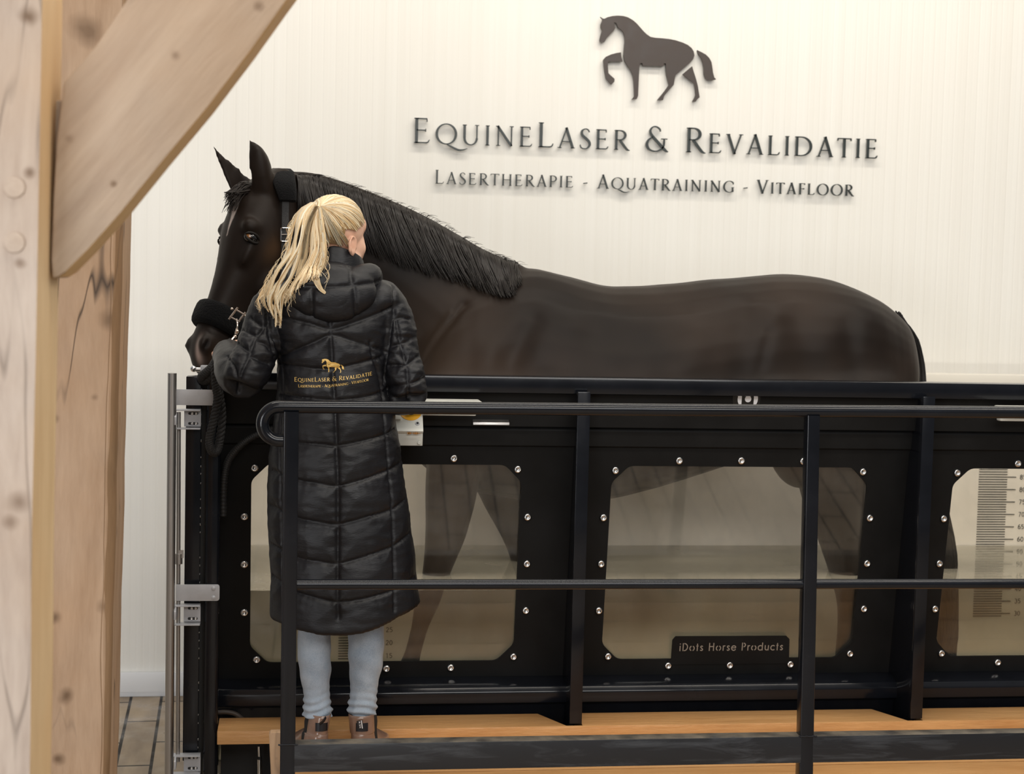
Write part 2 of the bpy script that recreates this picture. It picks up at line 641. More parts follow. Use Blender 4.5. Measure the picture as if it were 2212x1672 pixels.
M_glass, t, b = nm('window_acrylic')
for nn in list(t.nodes):
    if nn.type != 'OUTPUT_MATERIAL':
        t.nodes.remove(nn)
out = [nn for nn in t.nodes if nn.type == 'OUTPUT_MATERIAL'][0]
tr = node(t, 'ShaderNodeBsdfTransparent')
gl = node(t, 'ShaderNodeBsdfGlossy')
df = node(t, 'ShaderNodeBsdfDiffuse')
gl.inputs['Roughness'].default_value = 0.03
df.inputs['Color'].default_value = (0.45, 0.42, 0.36, 1)
tr.inputs['Color'].default_value = (0.93, 0.92, 0.90, 1)
fr = node(t, 'ShaderNodeFresnel')
fr.inputs['IOR'].default_value = 1.5
mx = node(t, 'ShaderNodeMixShader')
film = node(t, 'ShaderNodeMixShader')
t.links.new(ramp(t, noise_tex(t, coords(t, (3, 3, 1.2)), 3.0, 6), [(0.35, 0.01), (0.75, 0.07)]), film.inputs[0])
t.links.new(tr.outputs[0], film.inputs[1])
t.links.new(df.outputs[0], film.inputs[2])
t.links.new(fr.outputs[0], mx.inputs[0])
t.links.new(film.outputs[0], mx.inputs[1])
t.links.new(gl.outputs[0], mx.inputs[2])
t.links.new(mx.outputs[0], out.inputs['Surface'])

# window outline on the leaning plane, metres in X and z
WZ0, WZ1 = 0.188, 0.847


def octagon(x0, x1, z0, z1, c=0.056, r=0.016, n=4):
    pts = [(x0 + c, z0), (x1 - c, z0), (x1, z0 + c), (x1, z1 - c), (x1 - c, z1), (x0 + c, z1), (x0, z1 - c), (x0, z0 + c)]
    out = []
    m_ = len(pts)
    for i in range(m_):
        p, a, e = np.array(pts[i]), np.array(pts[i - 1]), np.array(pts[(i + 1) % m_])
        u = (a - p) / np.linalg.norm(a - p)
        w = (e - p) / np.linalg.norm(e - p)
        for k in range(n + 1):
            s = k / n
            q = p + u * r * (1 - s) ** 2 + w * r * s ** 2
            out.append((q[0], q[1]))
    return out


def plate_with_hole(mb, outer, hole, fn, d0, d1):
    vs = [Vector((x, y, 0)) for x, y in outer], [Vector((x, y, 0)) for x, y in hole]
    tris = tessellate_polygon(vs)
    allp = list(outer) + list(hole)
    n = len(allp)
    V = [fn(x, y, d0) for x, y in allp] + [fn(x, y, d1) for x, y in allp]
    Fs = [tuple(q) for q in tris] + [tuple(n + i for i in reversed(q)) for q in tris]
    for off, cnt in ((0, len(outer)), (len(outer), len(hole))):
        for j in range(cnt):
            a, e = off + j, off + (j + 1) % cnt
            Fs.append((a, n + a, n + e, e))
    mb.add(V, Fs)
    return mb


def lean(x, z, d):
    return Vector((x, PY(z) + d, z))


# a dome-head bolt with a hex socket, shared by every panel
bm_ = MB()
prof = [(0.0, 0.0128), (0.003, 0.0128), (0.0062, 0.0105), (0.0080, 0.0062)]
bm_.rings([[Vector((r_ * math.cos(2 * math.pi * j / 16), -h_, r_ * math.sin(2 * math.pi * j / 16))) for j in range(16)] for h_, r_ in prof + [(0.0042, 0.0056), (0.0040, 0.0010)]])
me_bolt = bm_.mesh('bolt')
bq = bmesh.new(); bq.from_mesh(me_bolt); bmesh.ops.recalc_face_normals(bq, faces=bq.faces); bq.to_mesh(me_bolt); bq.free()
me_bolt.polygons.foreach_set('use_smooth', [True] * len(me_bolt.polygons))
me_bolt.materials.append(simple('bolt_steel', (0.75, 0.74, 0.73), 0.22, 1.0))

bolt_px = [(1467, 995), (1601, 995), (1735, 996), (1329, 1016), (1303, 1118), (1298, 1218), (1293, 1319), (1313, 1418),
           (1443, 1438), (1576, 1437), (1707, 1435), (1864, 1019), (1879, 1119), (1873, 1217), (1866, 1315), (1836, 1412)]
bolt_at = [on_panel(x, y) for x, y in bolt_px]
wins = [(-0.128, 0.728), (1.022, 1.884), (2.180, 3.040)]
for i in range(3):
    x0, x1 = XB[i], XB[i + 1]
    mb = MB()
    plate_with_hole(mb, [(x0, 0.11), (x1, 0.11), (x1, 0.925), (x0, 0.925)], octagon(wins[i][0], wins[i][1], WZ0, WZ1), lean, 0.0, 0.012)
    pan = mb.build('side_panel', M_panel, tank, smooth=False)
    mb = MB()
    o8 = octagon(wins[i][0] - 0.02, wins[i][1] + 0.02, WZ0 - 0.02, WZ1 + 0.02)
    mb.prism(o8, lean, 0.0135, 0.0185)
    g = mb.build('window_pane', M_glass, pan, smooth=False)
    g['label'] = 'clear acrylic window with chamfered corners'
    for p in bolt_at:
        x = p.x + (wins[i][0] - wins[1][0])
        o = bpy.data.objects.new('bolt', me_bolt)
        COL.objects.link(o)
        o.parent = pan
        o.location = (x, PY(p.z) - 0.0002, p.z)
    # upper panel with its fold, one per bay
    mb = MB()
    sec = [(0.908, -0.006), (0.912, -0.012), (0.962, -0.012), (0.975, -0.004), (0.975, -0.030), (1.082, -0.030), (1.082, 0.004), (0.908, 0.004)]
    mb.rings([[Vector((x, PY(z) + d, z)) for z, d in sec] for x in (x0, x1)])
    mb.build('upper_panel', M_panel, tank, smooth=False, bevel=0.0015)

# steel frame
mb = MB().box(XB[0] - 0.02, XB[3], 4.925, 5.00, 1.085, 1.137)
mb.build('top_rail', M_black, tank, bevel=0.006)
mb = MB()
sec = [(0.135, 5.10), (0.122, 5.055), (0.105, 5.045), (0.07, 5.045), (0.06, 5.07), (-0.02, 5.09), (-0.02, 5.17), (0.135, 5.17)]
mb.rings([[Vector((x, y, z)) for z, y in sec] for x in (XB[0] + 0.0, XB[3])])
mb.build('base_rail', M_black, tank, bevel=0.004)
mb = MB().box(XB[0] + 0.02, XB[3], 5.10, 5.19, FLOOR_Z, -0.02)
mb.build('plinth', M_rubber, tank, smooth=False)
for xf in XB[1:3]:
    mb = MB()
    prof = [(4.905, 1.085), (4.905, -0.02), (4.93, -0.05), (5.12, -0.05), (5.135, 0.11), (5.0, 1.085)]
    mb.rings([[Vector((xf - 0.003, y, z)) for y, z in prof], [Vector((xf + 0.003, y, z)) for y, z in prof]])
    mb.box(xf - 0.02, xf + 0.02, 4.88, 4.905, 0.045, 1.095)
    mb.build('fin_post', M_black, tank, bevel=0.0025)

# inside of the basin: far wall, floor, ends
M_inner = simple('stained_white_lining', (0.90, 0.84, 0.74), 0.5, var=0.10, vscale=3.0)
M_rail2 = simple('cream_rail', (0.72, 0.68, 0.60), 0.45)
mb = MB().box(XB[0], XB[3] + 0.05, 6.0, 6.05, -0.15, 1.06)
fw_ = mb.build('inner_wall', M_inner, tank, smooth=False)
fw_['label'] = 'stained pale inner lining'
mb = MB().box(XB[0], XB[3] + 0.05, 5.985, 6.06, 1.055, 1.108)
o = mb.build('rear_rail', M_rail2, tank, bevel=0.006)
o['label'] = 'cream rear rail'
mb = MB().box(XB[0], XB[3], 5.19, 6.0, -0.19, -0.15)
mb.build('belt', simple('worn_belt', (0.48, 0.44, 0.35), 0.6, var=0.2, vscale=5), tank, smooth=False)
mb = MB().box(XB[0] - 0.02, XB[0] + 0.01, 5.14, 6.0, -0.15, 1.08)
mb.build('front_gate', M_black, tank, bevel=0.003)
mb = MB().box(XB[3], XB[3] + 0.03, 5.14, 6.0, -0.15, 1.08)
mb.build('rear_gate', M_black, tank, bevel=0.003)

# left end frame, seen edge-on
c0, c1 = at(405, 812, 4.98), at(437, 1625, 4.98)
mb = MB().box(-0.327, -0.280, 4.97, 5.03, -0.08, 1.12)
mb.build('end_channel', M_black, tank, bevel=0.003)
mb = MB().box(-0.280, -0.262, 4.99, 5.02, -0.24, 1.115)
mb.build('end_web', M_rubber, tank, smooth=False)
mb = MB()
ring = []
for j in range(20):
    a = 2 * math.pi * j / 20
    ca, sa = math.cos(a), math.sin(a)
    ring.append((-0.2415 + 0.0225 * math.copysign(abs(ca) ** 0.45, ca), 4.965 + 0.0225 * math.copysign(abs(sa) ** 0.45, sa)))
mb.rings([[Vector((x, y, z)) for x, y in ring] for z in (FLOOR_Z, 1.118)])
mb.build('end_post', M_black, tank, bevel=0.002)
mb = MB()
for k in range(46):
    z = 1.08 - k * 0.026 + 0.008 * noise.noise(Vector((k * 1.7, 0, 0)))
    if noise.noise(Vector((k * 0.9, 4, 0))) > -0.1:
        mb.ball((-0.2795, 4.969, z), (0.0016, 0.0016, 0.003 + 0.003 * abs(noise.noise(Vector((k * 2.1, 1, 0))))), nu=8, nv=6)
o = mb.build('weld_bead', M_chrome, tank)
o['kind'] = 'stuff'
# latch on the end frame
c0 = at(425, 798, 5.05)
mb = MB().box(c0.x + 0.012, c0.x + 0.045, 5.03, 5.07, 1.118, 1.15)
mb.build('latch_block', M_plate, tank, bevel=0.003)
mb = MB().tube([(c0.x + 0.012, 5.05, 1.137), (c0.x - 0.012, 5.05, 1.137)], 0.007, 14)
mb.ball((c0.x - 0.010, 5.05, 1.139), 0.0105)
mb.build('latch_bolt', M_chrome, tank)

# pull handle, round badge
h0, h1 = at(1022, 906, 4.965), at(1100, 918, 4.965)
mb = MB()
yb = PY(0.97) - 0.03
sec = [(h0.z, yb), (h0.z - 0.002, yb - 0.006), (h1.z + 0.008, yb - 0.022), (h1.z, yb - 0.024), (h1.z - 0.002, yb - 0.020), (h1.z + 0.006, yb - 0.015), (h0.z - 0.008, yb)]
mb.rings([[Vector((x, y, z)) for z, y in sec] for x in (h0.x, h1.x)])
o = mb.build('pull_handle', M_steel, tank, bevel=0.001)
o['label'] = 'bright aluminium pull handle'
yl = PY(1.06) - 0.0325
lc = at(1615, 862, yl)
R1 = 0.0335


def badge_fn(x, z, d):
    return Vector((lc.x + x, PY(lc.z + z) - 0.0305 + d, lc.z + z))


mb = MB().prism([(0.046 * math.cos(a) - 0.004, 0.046 * math.sin(a)) for a in np.linspace(0, 2 * math.pi, 41)[:-1]], badge_fn, -0.0012, 0.0005)
bd = mb.build('round_badge', simple('badge_black', (0.006, 0.006, 0.006), 0.35), tank, smooth=False)
mb = MB()
th = math.acos(0.020 / R1)
for s in (-1, 1):
    arc = [(s * R1 * math.cos(a), R1 * math.sin(a)) for a in np.linspace(-th, th, 15)]
    mb.prism(arc, badge_fn, -0.0022, -0.001)
mb.prism([(0.0105 * math.cos(a) + 0.001, 0.0105 * math.sin(a)) for a in np.linspace(0, 2 * math.pi, 25)[:-1]], badge_fn, -0.0022, -0.001)
M_wp = simple('print_white', (0.85, 0.86, 0.88), 0.4)
o = mb.build('badge_print', M_wp, bd, smooth=False)
o['label'] = 'white dot between two white crescents'

# water in the basin
mw, t, b = nm('murky_water')
for nn in list(t.nodes):
    if nn.type != 'OUTPUT_MATERIAL':
        t.nodes.remove(nn)
out = [nn for nn in t.nodes if nn.type == 'OUTPUT_MATERIAL'][0]
tr = node(t, 'ShaderNodeBsdfTransparent')
tr.inputs['Color'].default_value = (0.975, 0.965, 0.91, 1)
df = node(t, 'ShaderNodeBsdfDiffuse')
df.inputs['Color'].default_value = (0.66, 0.61, 0.48, 1)
gl = node(t, 'ShaderNodeBsdfGlossy')
gl.inputs['Roughness'].default_value = 0.05
a = node(t, 'ShaderNodeMixShader')
gm = node(t, 'ShaderNodeNewGeometry')
sp = node(t, 'ShaderNodeSeparateXYZ')
t.links.new(gm.outputs['True Normal'], sp.inputs[0])
flat_ = node(t, 'ShaderNodeMath', operation='ABSOLUTE')
t.links.new(sp.outputs['Z'], flat_.inputs[0])
murk = ramp(t, noise_tex(t, coords(t, (2, 2, 2)), 2.0, 4), [(0.35, 0.45), (0.7, 0.65)])
ms = node(t, 'ShaderNodeMath', operation='MULTIPLY')
t.links.new(murk, ms.inputs[0])
t.links.new(ramp(t, flat_.outputs[0], [(0.5, 0.03), (0.95, 0.85)]), ms.inputs[1])
t.links.new(ms.outputs[0], a.inputs[0])
t.links.new(tr.outputs[0], a.inputs[1])
t.links.new(df.outputs[0], a.inputs[2])
f_ = node(t, 'ShaderNodeFresnel')
f_.inputs['IOR'].default_value = 1.42
nb = node(t, 'ShaderNodeBump')
nb.inputs['Strength'].default_value = 0.06
nb.inputs['Distance'].default_value = 0.01
t.links.new(noise_tex(t, coords(t, (6, 6, 6)), 3.0, 3), nb.inputs['Height'])
t.links.new(nb.outputs[0], gl.inputs['Normal'])
c_ = node(t, 'ShaderNodeMixShader')
t.links.new(f_.outputs[0], c_.inputs[0])
t.links.new(a.outputs[0], c_.inputs[1])
t.links.new(gl.outputs[0], c_.inputs[2])
t.links.new(c_.outputs[0], out.inputs['Surface'])
zw = 0.425
mb = MB()
rs = []
for x in (XB[0] + 0.02, XB[3] - 0.005):
    rs.append([Vector((x, PY(-0.14) + 0.03, -0.14)), Vector((x, PY(zw) + 0.03, zw)), Vector((x, 5.995, zw)), Vector((x, 5.995, -0.14))])
mb.rings(rs)
w_ = tag(mb.build('water', mw, smooth=False), 'shallow murky greenish water filling the bottom of the treadmill', 'water')
w_['kind'] = 'stuff'

# ================================================================ RAILING IN FRONT
rail = thing('railing', 'black tubular steel railing with a looped end, in front of the woman', 'railing', (0.02, 4.32, 0.0))
YR = 4.32
hr0, hr1 = at(640, 879, YR), at(2212, 891, YR)
zr = hr0.z
ctrl_c = at(602, 915, YR)
rad = (at(604, 879, YR).z - at(604, 952, YR).z) / 2
xc = at(604, 915, YR).x
zc = zr - rad
path = [Vector((hr1.x + 1.2, YR, hr1.z + (hr1.z - zr) * 0.5)), Vector((hr1.x, YR, hr1.z)), Vector((1.0, YR, zr + 0.004))]
for a in np.linspace(0, math.pi, 22):
    path.append(Vector((xc - rad * math.sin(a), YR, zc + rad * math.cos(a))))
path.append(Vector((xc + 0.035, YR, zc - rad)))
mb = MB().tube(path, 0.0175, 20)
mb.build('handrail', M_black, rail)
p0, p1 = at(629, 893, YR), at(622, 1610, YR)
mb = MB()


def sq(cx, cy, z, h, r=0.004):
    out = []
    for sx, sy in ((-1, -1), (1, -1), (1, 1), (-1, 1)):
        for k in range(4):
            a = math.atan2(sy, sx) - math.pi / 4 + math.pi / 2 * k / 3
            out.append(Vector((cx + sx * (h - r) + r * math.cos(a), cy + sy * (h - r) + r * math.sin(a), z)))
    return out


mb.rings([sq(p1.x, YR, 0.02, 0.0205), sq(p0.x, YR, zr - 0.012, 0.0205)])
mb.build('post', M_black, rail, angle=30)
q0, q1 = at(1759, 897, YR - 0.02), at(1733, 1590, YR + 0.03)
mb = MB()
mb.rings([sq(q1.x, YR + 0.0, 0.02, 0.0205), sq(q0.x, YR, hr1.z - 0.015, 0.0185)])
mb.build('post', M_black, rail, angle=30)
m0, m1 = at(640, 1263, YR), at(2212, 1261, YR)
mb = MB().tube([m0, m1, m1 + (m1 - m0) * 0.4], 0.0145, 16)
mb.build('mid_rail', M_black, rail)
k0, k1 = at(607, 1609, YR - 0.02), at(2212, 1587, YR - 0.02)
M_scuff, t, b = nm('scuffed_black_steel')
b.inputs['Roughness'].default_value = 0.38
ns = noise_tex(t, coords(t, (1.2, 1, 9), rot=(0, 0.35, 0)), 3.2, 7, 0.65, 0.8)
gm = node(t, 'ShaderNodeNewGeometry')
sp = node(t, 'ShaderNodeSeparateXYZ')
t.links.new(gm.outputs['True Normal'], sp.inputs[0])
dust = node(t, 'ShaderNodeMath', operation='MULTIPLY')      # dust lying on the upper side
t.links.new(ramp(t, sp.outputs['Z'], [(0.7, 0.0), (0.95, 1.0)]), dust.inputs[0])
t.links.new(ramp(t, noise_tex(t, coords(t), 14, 5), [(0.35, 0.1), (0.65, 0.85)]), dust.inputs[1])
t.links.new(mixc(t, dust.outputs[0], ramp(t, ns, [(0.5, (0.010, 0.011, 0.014)), (0.78, (0.065, 0.07, 0.078))]), (0.20, 0.17, 0.13)), b.inputs['Base Color'])
mb = MB().box(k0.x, k1.x + 0.9, YR - 0.02, YR + 0.03, 0.088, k0.z)
mb.build('kick_board', M_scuff, rail, bevel=0.003)
for x_, zz in ((p1.x, k0.z), (q1.x, k0.z)):
    mb = MB()
    for k in range(16):
        mb.ball((x_ - 0.024 + k * 0.0032, YR - 0.0205, zz + 0.002 * noise.noise(Vector((k * 1.3, x_, 0)))), (0.003, 0.003, 0.0025), nu=8, nv=6)
    mb.build('weld_seam', M_black, rail)

# ================================================================ WALKWAY AND PLANK LEDGE
M_plank = timber('larch_plank', (0.70, 0.395, 0.165), (0.48, 0.24, 0.085), 0, crack=0.0, gloss=0.38, scale=1.6)
M_pale = timber('pale_board', (0.55, 0.38, 0.24), (0.34, 0.22, 0.13), 2, [knot(597, 1640, 4.38, 0.006)], crack=0.3, gloss=0.65)
led = thing('plank_ledge', 'orange larch plank ledge along the foot of the treadmill', 'plank', (1.2, 4.95, 0.0))
yf, yb_ = 4.868, 5.02
mb = MB()
xs = [XB[0] + 0.018]
pol = [(xs[0], yf), (XB[3], yf), (XB[3], yb_)]
for xf in (XB[2], XB[1]):
    pol += [(xf + 0.022, yb_), (xf + 0.022, 4.878), (xf - 0.03, 4.878), (xf - 0.10, yb_)]
pol += [(xs[0], yb_)]
mb.prism(pol, lambda x, y, d: Vector((x, y, d)), 0.041, 0.0)
mb.build('board', M_plank, led, bevel=0.002)
deck = thing('walkway_deck', 'wooden walkway deck the woman stands on, mostly hidden by the kick board', 'walkway', (1.2, 4.55, -0.05))
for k in range(4):
    y0 = 4.265 + k * 0.150
    mb = MB().box(-0.02, XB[3], y0, y0 + 0.144, -0.04, 0.0)
    mb.build('plank', M_plank, deck, bevel=0.003)
mb = MB().box(-0.02, XB[3], 4.32, 4.84, -0.16, -0.04)
mb.build('bearer', M_rubber, deck, smooth=False)
for xx in (0.1, 1.2, 2.3):
    mb = MB().box(xx, xx + 0.08, 4.5, 4.6, FLOOR_Z, -0.16)
    mb.build('foot', M_rubber, deck, smooth=False)
s0, s1 = at(581, 1583, 4.385), at(608, 1672, 4.385)
mb = MB()
poly = [(s0.x, s0.z - 0.006), (s0.x + 0.005, s0.z), (s0.x + 0.058, s0.z), (s0.x + 0.058, -0.2), (s0.x + 0.022, -0.2)]
mb.prism(poly, lambda x, y, d: Vector((x, d, y)), 4.385, 4.42)
tag(mb.build('stop_board', M_pale, bevel=0.003), 'pale upright timber board behind the end post of the railing', 'board')

# ================================================================ HINGE POLE AT THE LEFT END
hp = thing('hinge_pole', 'slim steel pole with flat brackets at the end of the treadmill', 'steel pole', (-0.36, 4.92, FLOOR_Z))
a0, a1 = at(372, 806, 4.92), at(365, 1672, 4.92)
mb = MB().tube([a0, a0 + (a1 - a0) * 0.5, a1 + (a1 - a0) * 0.02], 0.0135, 20)
mb.build('pole', M_steel, hp)
b0, b1 = at(386, 890, 4.95), at(384, 1645, 4.95)
mb = MB().tube([b0, b1], 0.0065, 14)
mb.build('lift_rod', M_steel, hp)
mb = MB().tube([at(386, 1196, 4.95), at(386, 1218, 4.95)], 0.0115, 16)
mb.box(b0.x, b0.x + 0.018, 4.944, 4.956, at(386, 1205, 4.95).z, at(386, 1188, 4.95).z)
mb.build('rod_collar', M_steel, hp)
M_dk = simple('slot_shadow', (0.01, 0.01, 0.01), 0.6)


def flat(px0, py0, px1, py1, Y, name, rounded=False):
    p, q = at(px0, py0, Y), at(px1, py1, Y)
    r_ = 0.008 if rounded else 0.001
    pts = [(p.x, q.z), (q.x - r_, q.z)] + [(q.x - r_ + r_ * math.sin(a), q.z + r_ - r_ * math.cos(a)) for a in np.linspace(0, math.pi / 2, 6)] + \
          [(q.x - r_ + r_ * math.cos(a), p.z - r_ + r_ * math.sin(a)) for a in np.linspace(0, math.pi / 2, 6)] + [(p.x, p.z)]
    mb = MB().prism(pts, lambda x, y, d: Vector((x, d, y)), Y, Y + 0.005)
    return mb.build(name, M_plate, hp, bevel=0.001)


flat(381, 841, 464, 876, 4.93, 'flat_plate')
fp = flat(380, 1263, 474, 1298, 4.93, 'flat_plate', True)
for py in (1271, 1291):
    c0 = at(461, py, 4.93)
    mb = MB().tube([(c0.x, 4.9305, c0.z), (c0.x, 4.9275, c0.z), (c0.x, 4.926, c0.z)], [0.0068, 0.0066, 0.003], 20)
    mb.build('rivet', M_plate, fp)
for py in (882, 1303, 1626):
    dd = -1 if py > 1000 else 0
    p, q = at(398 + dd, py + 4, 4.955), at(434 + dd, py + 40, 4.955)
    mb = MB().box(p.x, q.x, 4.955, 4.96, q.z, p.z)
    mb.box(a0.x + 0.012, q.x, 4.925, 4.962, p.z, p.z + 0.004)
    mb.box(a0.x + 0.012, q.x, 4.925, 4.962, q.z - 0.006, q.z - 0.002)
    br_ = mb.build('bracket', M_plate, hp, bevel=0.001)
    cx = (p.x + q.x) / 2
    pc = at(374 + dd, py + 24, 4.91)
    mb = MB().prism([(4.905, pc.z - 0.017), (4.945, pc.z - 0.017), (4.945, pc.z + 0.019), (4.925, pc.z + 0.019), (4.905, pc.z + 0.008)], lambda x, y, d: Vector((d, x, y)), pc.x + 0.004, pc.x + 0.010)
    mb.build('hinge_tab', M_plate, br_, bevel=0.001)
    for zz in (p.z - 0.010, q.z + 0.010):
        mb = MB().prism([(cx + 0.002 + 0.011 * math.copysign(1, math.cos(a)) + 0.0042 * math.cos(a), zz + 0.0042 * math.sin(a)) for a in np.linspace(-math.pi / 2, 1.5 * math.pi, 25)[:-1]],
                        lambda x, y, d: Vector((x, d, y)), 4.9545, 4.9556)
        mb.build('slot', M_dk, br_, smooth=False)
        for sx in (-0.002, 0.010):
            o = bpy.data.objects.new('bolt', me_bolt)
            COL.objects.link(o)
            o.parent = br_
            o.location = (cx + 0.001 + sx, 4.954, zz)
            o.scale = (0.35, 0.4, 0.35)

# chrome rod under the ledge
c0, c1 = at(560, 1612, 5.03), at(562, 1690, 5.03)
ro = thing('gas_strut', 'chromed strut standing below the left end of the plank ledge', 'strut', (c1.x, 5.03, FLOOR_Z))
mb = MB().tube([c0, c0.lerp(c1, 0.30)], 0.0055, 16)
mb.build('piston_rod', M_chrome, ro)
mb = MB().tube([c0.lerp(c1, 0.28), c0.lerp(c1, 0.36)], 0.0075, 16)
mb.build('seal', M_rubber, ro)
mb = MB().tube([c0.lerp(c1, 0.36), Vector((c1.x, 5.03, FLOOR_Z))], 0.0078, 16)
mb.build('cylinder', M_chrome, ro)

# hoses
def hose(name, pts, r, mat, ribs, label, n=90):
    ps = smooth_path(pts, n)
    rr = [r * (1 + (0.10 * math.sin(i * 2.0) if ribs else 0)) for i in range(n)]
    return tag(MB().tube(ps, rr, 14).build(name, mat, angle=80), label, 'hose')


hose('corrugated_hose', [at(482, 1115, 4.97), at(484, 1040, 4.965), at(494, 995, 4.96), at(520, 962, 4.95), at(553, 940, 4.945), at(600, 925, 4.945), at(650, 935, 4.945)], 0.011, M_rubber, True,
     'black corrugated hose curving across the first window panel', 180)
M_hose2 = simple('brown_hose', (0.05, 0.038, 0.03), 0.55)
hose('water_hose', [at(462, 1540, 5.03), at(485, 1538, 5.028), at(505, 1541, 5.028), at(520, 1550, 5.03), at(535, 1566, 5.04)], 0.0075, M_hose2, False,
     'dull brown hose bending behind the left end of the plank ledge')

# ================================================================ LETTERS (drawn stroke by stroke)
TN, TK = 0.052, 0.100
WIDE = 1.16


def ell(cx, cy, rx, ry, a0, a1, n=18, wt=TK, wn=TN, stress=0.0):
    """Arc with thick sides and thin top and bottom; angles in degrees."""
    out = []
    for i in range(n + 1):
        a = math.radians(a0 + (a1 - a0) * i / n)
        k = abs(math.cos(a + stress)) ** 1.3
        out.append((cx + rx * math.cos(a), cy + ry * math.sin(a), wn + (wt - wn) * k))
    return out


def ln(x0, y0, x1, y1, w, w1=None):
    return [(x0, y0, w), (x1, y1, w if w1 is None else w1)]


def serif(x, y, half=0.085, t=0.036):
    s = t / 2 if y < 0.5 else -t / 2
    return ln(x - half, y + s, x + half, y + s, t)


def stem(x, w=TK, top=True, bot=True, y0=0.0, y1=1.0):
    r = [ln(x, y0, x, y1, w)]
    if bot:
        r.append(serif(x, y0))
    if top:
        r.append(serif(x, y1))
    return r


def qcurve(pts, n=20):
    return [tuple(p) for p in smooth_path(pts, n)]


GL = {
    'E': (0.66, stem(0.14) + [ln(0.1, 0.978, 0.5, 0.978, TN), ln(0.14, 0.52, 0.46, 0.52, TN), ln(0.1, 0.022, 0.5, 0.022, TN),
                              ln(0.49, 0.985, 0.50, 0.86, 0.035), ln(0.455, 0.58, 0.455, 0.46, 0.03), qcurve([(0.48, 0.022, 0.05), (0.54, 0.05, 0.05), (0.59, 0.15, 0.025)], 6)]),
    'F': (0.56, stem(0.14) + [ln(0.1, 0.978, 0.5, 0.978, TN), ln(0.14, 0.52, 0.44, 0.52, TN), ln(0.49, 0.985, 0.50, 0.86, 0.035), ln(0.435, 0.58, 0.435, 0.46, 0.03)]),
    'L': (0.60, stem(0.14) + [ln(0.1, 0.022, 0.46, 0.022, TN), qcurve([(0.44, 0.022, 0.05), (0.52, 0.05, 0.05), (0.57, 0.16, 0.025)], 6)]),
    'I': (0.32, stem(0.16)),
    'H': (0.86, stem(0.15) + stem(0.70) + [ln(0.15, 0.52, 0.70, 0.52, TN)]),
    'T': (0.66, stem(0.33, top=False) + [ln(0.02, 0.975, 0.64, 0.975, TN), ln(0.03, 0.985, 0.02, 0.86, 0.035), ln(0.63, 0.985, 0.64, 0.86, 0.035)]),
    'N': (0.90, stem(0.16, TN, top=False) + stem(0.74, TN, bot=False) + [ln(0.12, 1.0, 0.745, 0.0, 0.105), ln(0.05, 0.985, 0.18, 0.985, 0.03)]),
    'U': (0.84, stem(0.15, TK, bot=False, y0=0.33) + stem(0.69, TN, bot=False, y0=0.33) + [ell(0.42, 0.34, 0.27, 0.34, 180, 360, 16, 0.09, TN)]),
    'A': (0.80, [ln(0.10, 0.0, 0.405, 1.03, TN), ln(0.38, 1.04, 0.69, 0.0, 0.105), ln(0.20, 0.33, 0.57, 0.33, 0.045), serif(0.10, 0.0), serif(0.69, 0.0)]),
    'V': (0.78, [ln(0.09, 1.0, 0.40, -0.02, 0.105), ln(0.375, -0.03, 0.68, 1.0, TN), serif(0.09, 1.0), serif(0.68, 1.0)]),
    'R': (0.72, stem(0.14) + [ell(0.30, 0.745, 0.24, 0.235, 90, -90, 16), ln(0.12, 0.98, 0.31, 0.98, TN), ln(0.14, 0.51, 0.31, 0.51, TN),
                              qcurve([(0.30, 0.50, 0.09), (0.50, 0.20, 0.10), (0.64, 0.02, 0.085), (0.75, -0.02, 0.03)], 12)]),
    'P': (0.62, stem(0.14) + [ell(0.30, 0.735, 0.25, 0.245, 90, -90, 16), ln(0.12, 0.98, 0.31, 0.98, TN), ln(0.14, 0.49, 0.31, 0.49, TN)]),
    'D': (0.90, stem(0.14) + [ell(0.33, 0.5, 0.46, 0.478, 90, -90, 24), ln(0.1, 0.978, 0.34, 0.978, TN), ln(0.1, 0.022, 0.34, 0.022, TN)]),
    'O': (0.98, [ell(0.49, 0.5, 0.42, 0.50, 0, 360, 40)]),
    'Q': (0.98, [ell(0.49, 0.5, 0.42, 0.50, 0, 360, 40), qcurve([(0.50, 0.0, 0.035), (0.72, -0.13, 0.08), (1.0, -0.27, 0.095), (1.22, -0.27, 0.07), (1.42, -0.19, 0.02)], 20)]),
    'G': (0.88, [ell(0.49, 0.5, 0.42, 0.50, 42, 318, 34), ln(0.76, 0.04, 0.76, 0.42, 0.085), serif(0.76, 0.42), ln(0.80, 0.84, 0.80, 0.70, 0.03)]),
    'S': (0.56, [qcurve([(0.46, 0.84, 0.04), (0.40, 0.96, 0.05), (0.27, 1.0, TN), (0.13, 0.90, 0.085), (0.14, 0.70, 0.10), (0.30, 0.53, 0.115), (0.45, 0.36, 0.11), (0.48, 0.18, 0.09), (0.36, 0.02, 0.06), (0.20, 0.0, TN), (0.09, 0.07, 0.045), (0.06, 0.20, 0.03)], 40)]),
    '&': (0.92, [qcurve([(0.86, -0.02, 0.03), (0.76, 0.04, 0.09), (0.52, 0.32, 0.10), (0.26, 0.64, 0.09), (0.20, 0.82, 0.07), (0.28, 0.97, TN), (0.42, 0.99, TN), (0.54, 0.90, 0.05), (0.57, 0.80, 0.03)], 34),
                 qcurve([(0.30, 0.58, 0.04), (0.14, 0.44, 0.07), (0.09, 0.24, 0.095), (0.18, 0.06, 0.075), (0.38, -0.01, 0.055), (0.58, 0.06, 0.06), (0.70, 0.24, 0.06), (0.71, 0.50, 0.05)], 34), serif(0.71, 0.52, 0.11)]),
    '-': (0.46, [ln(0.08, 0.40, 0.38, 0.45, 0.085)]),
    ' ': (0.30, []),
}


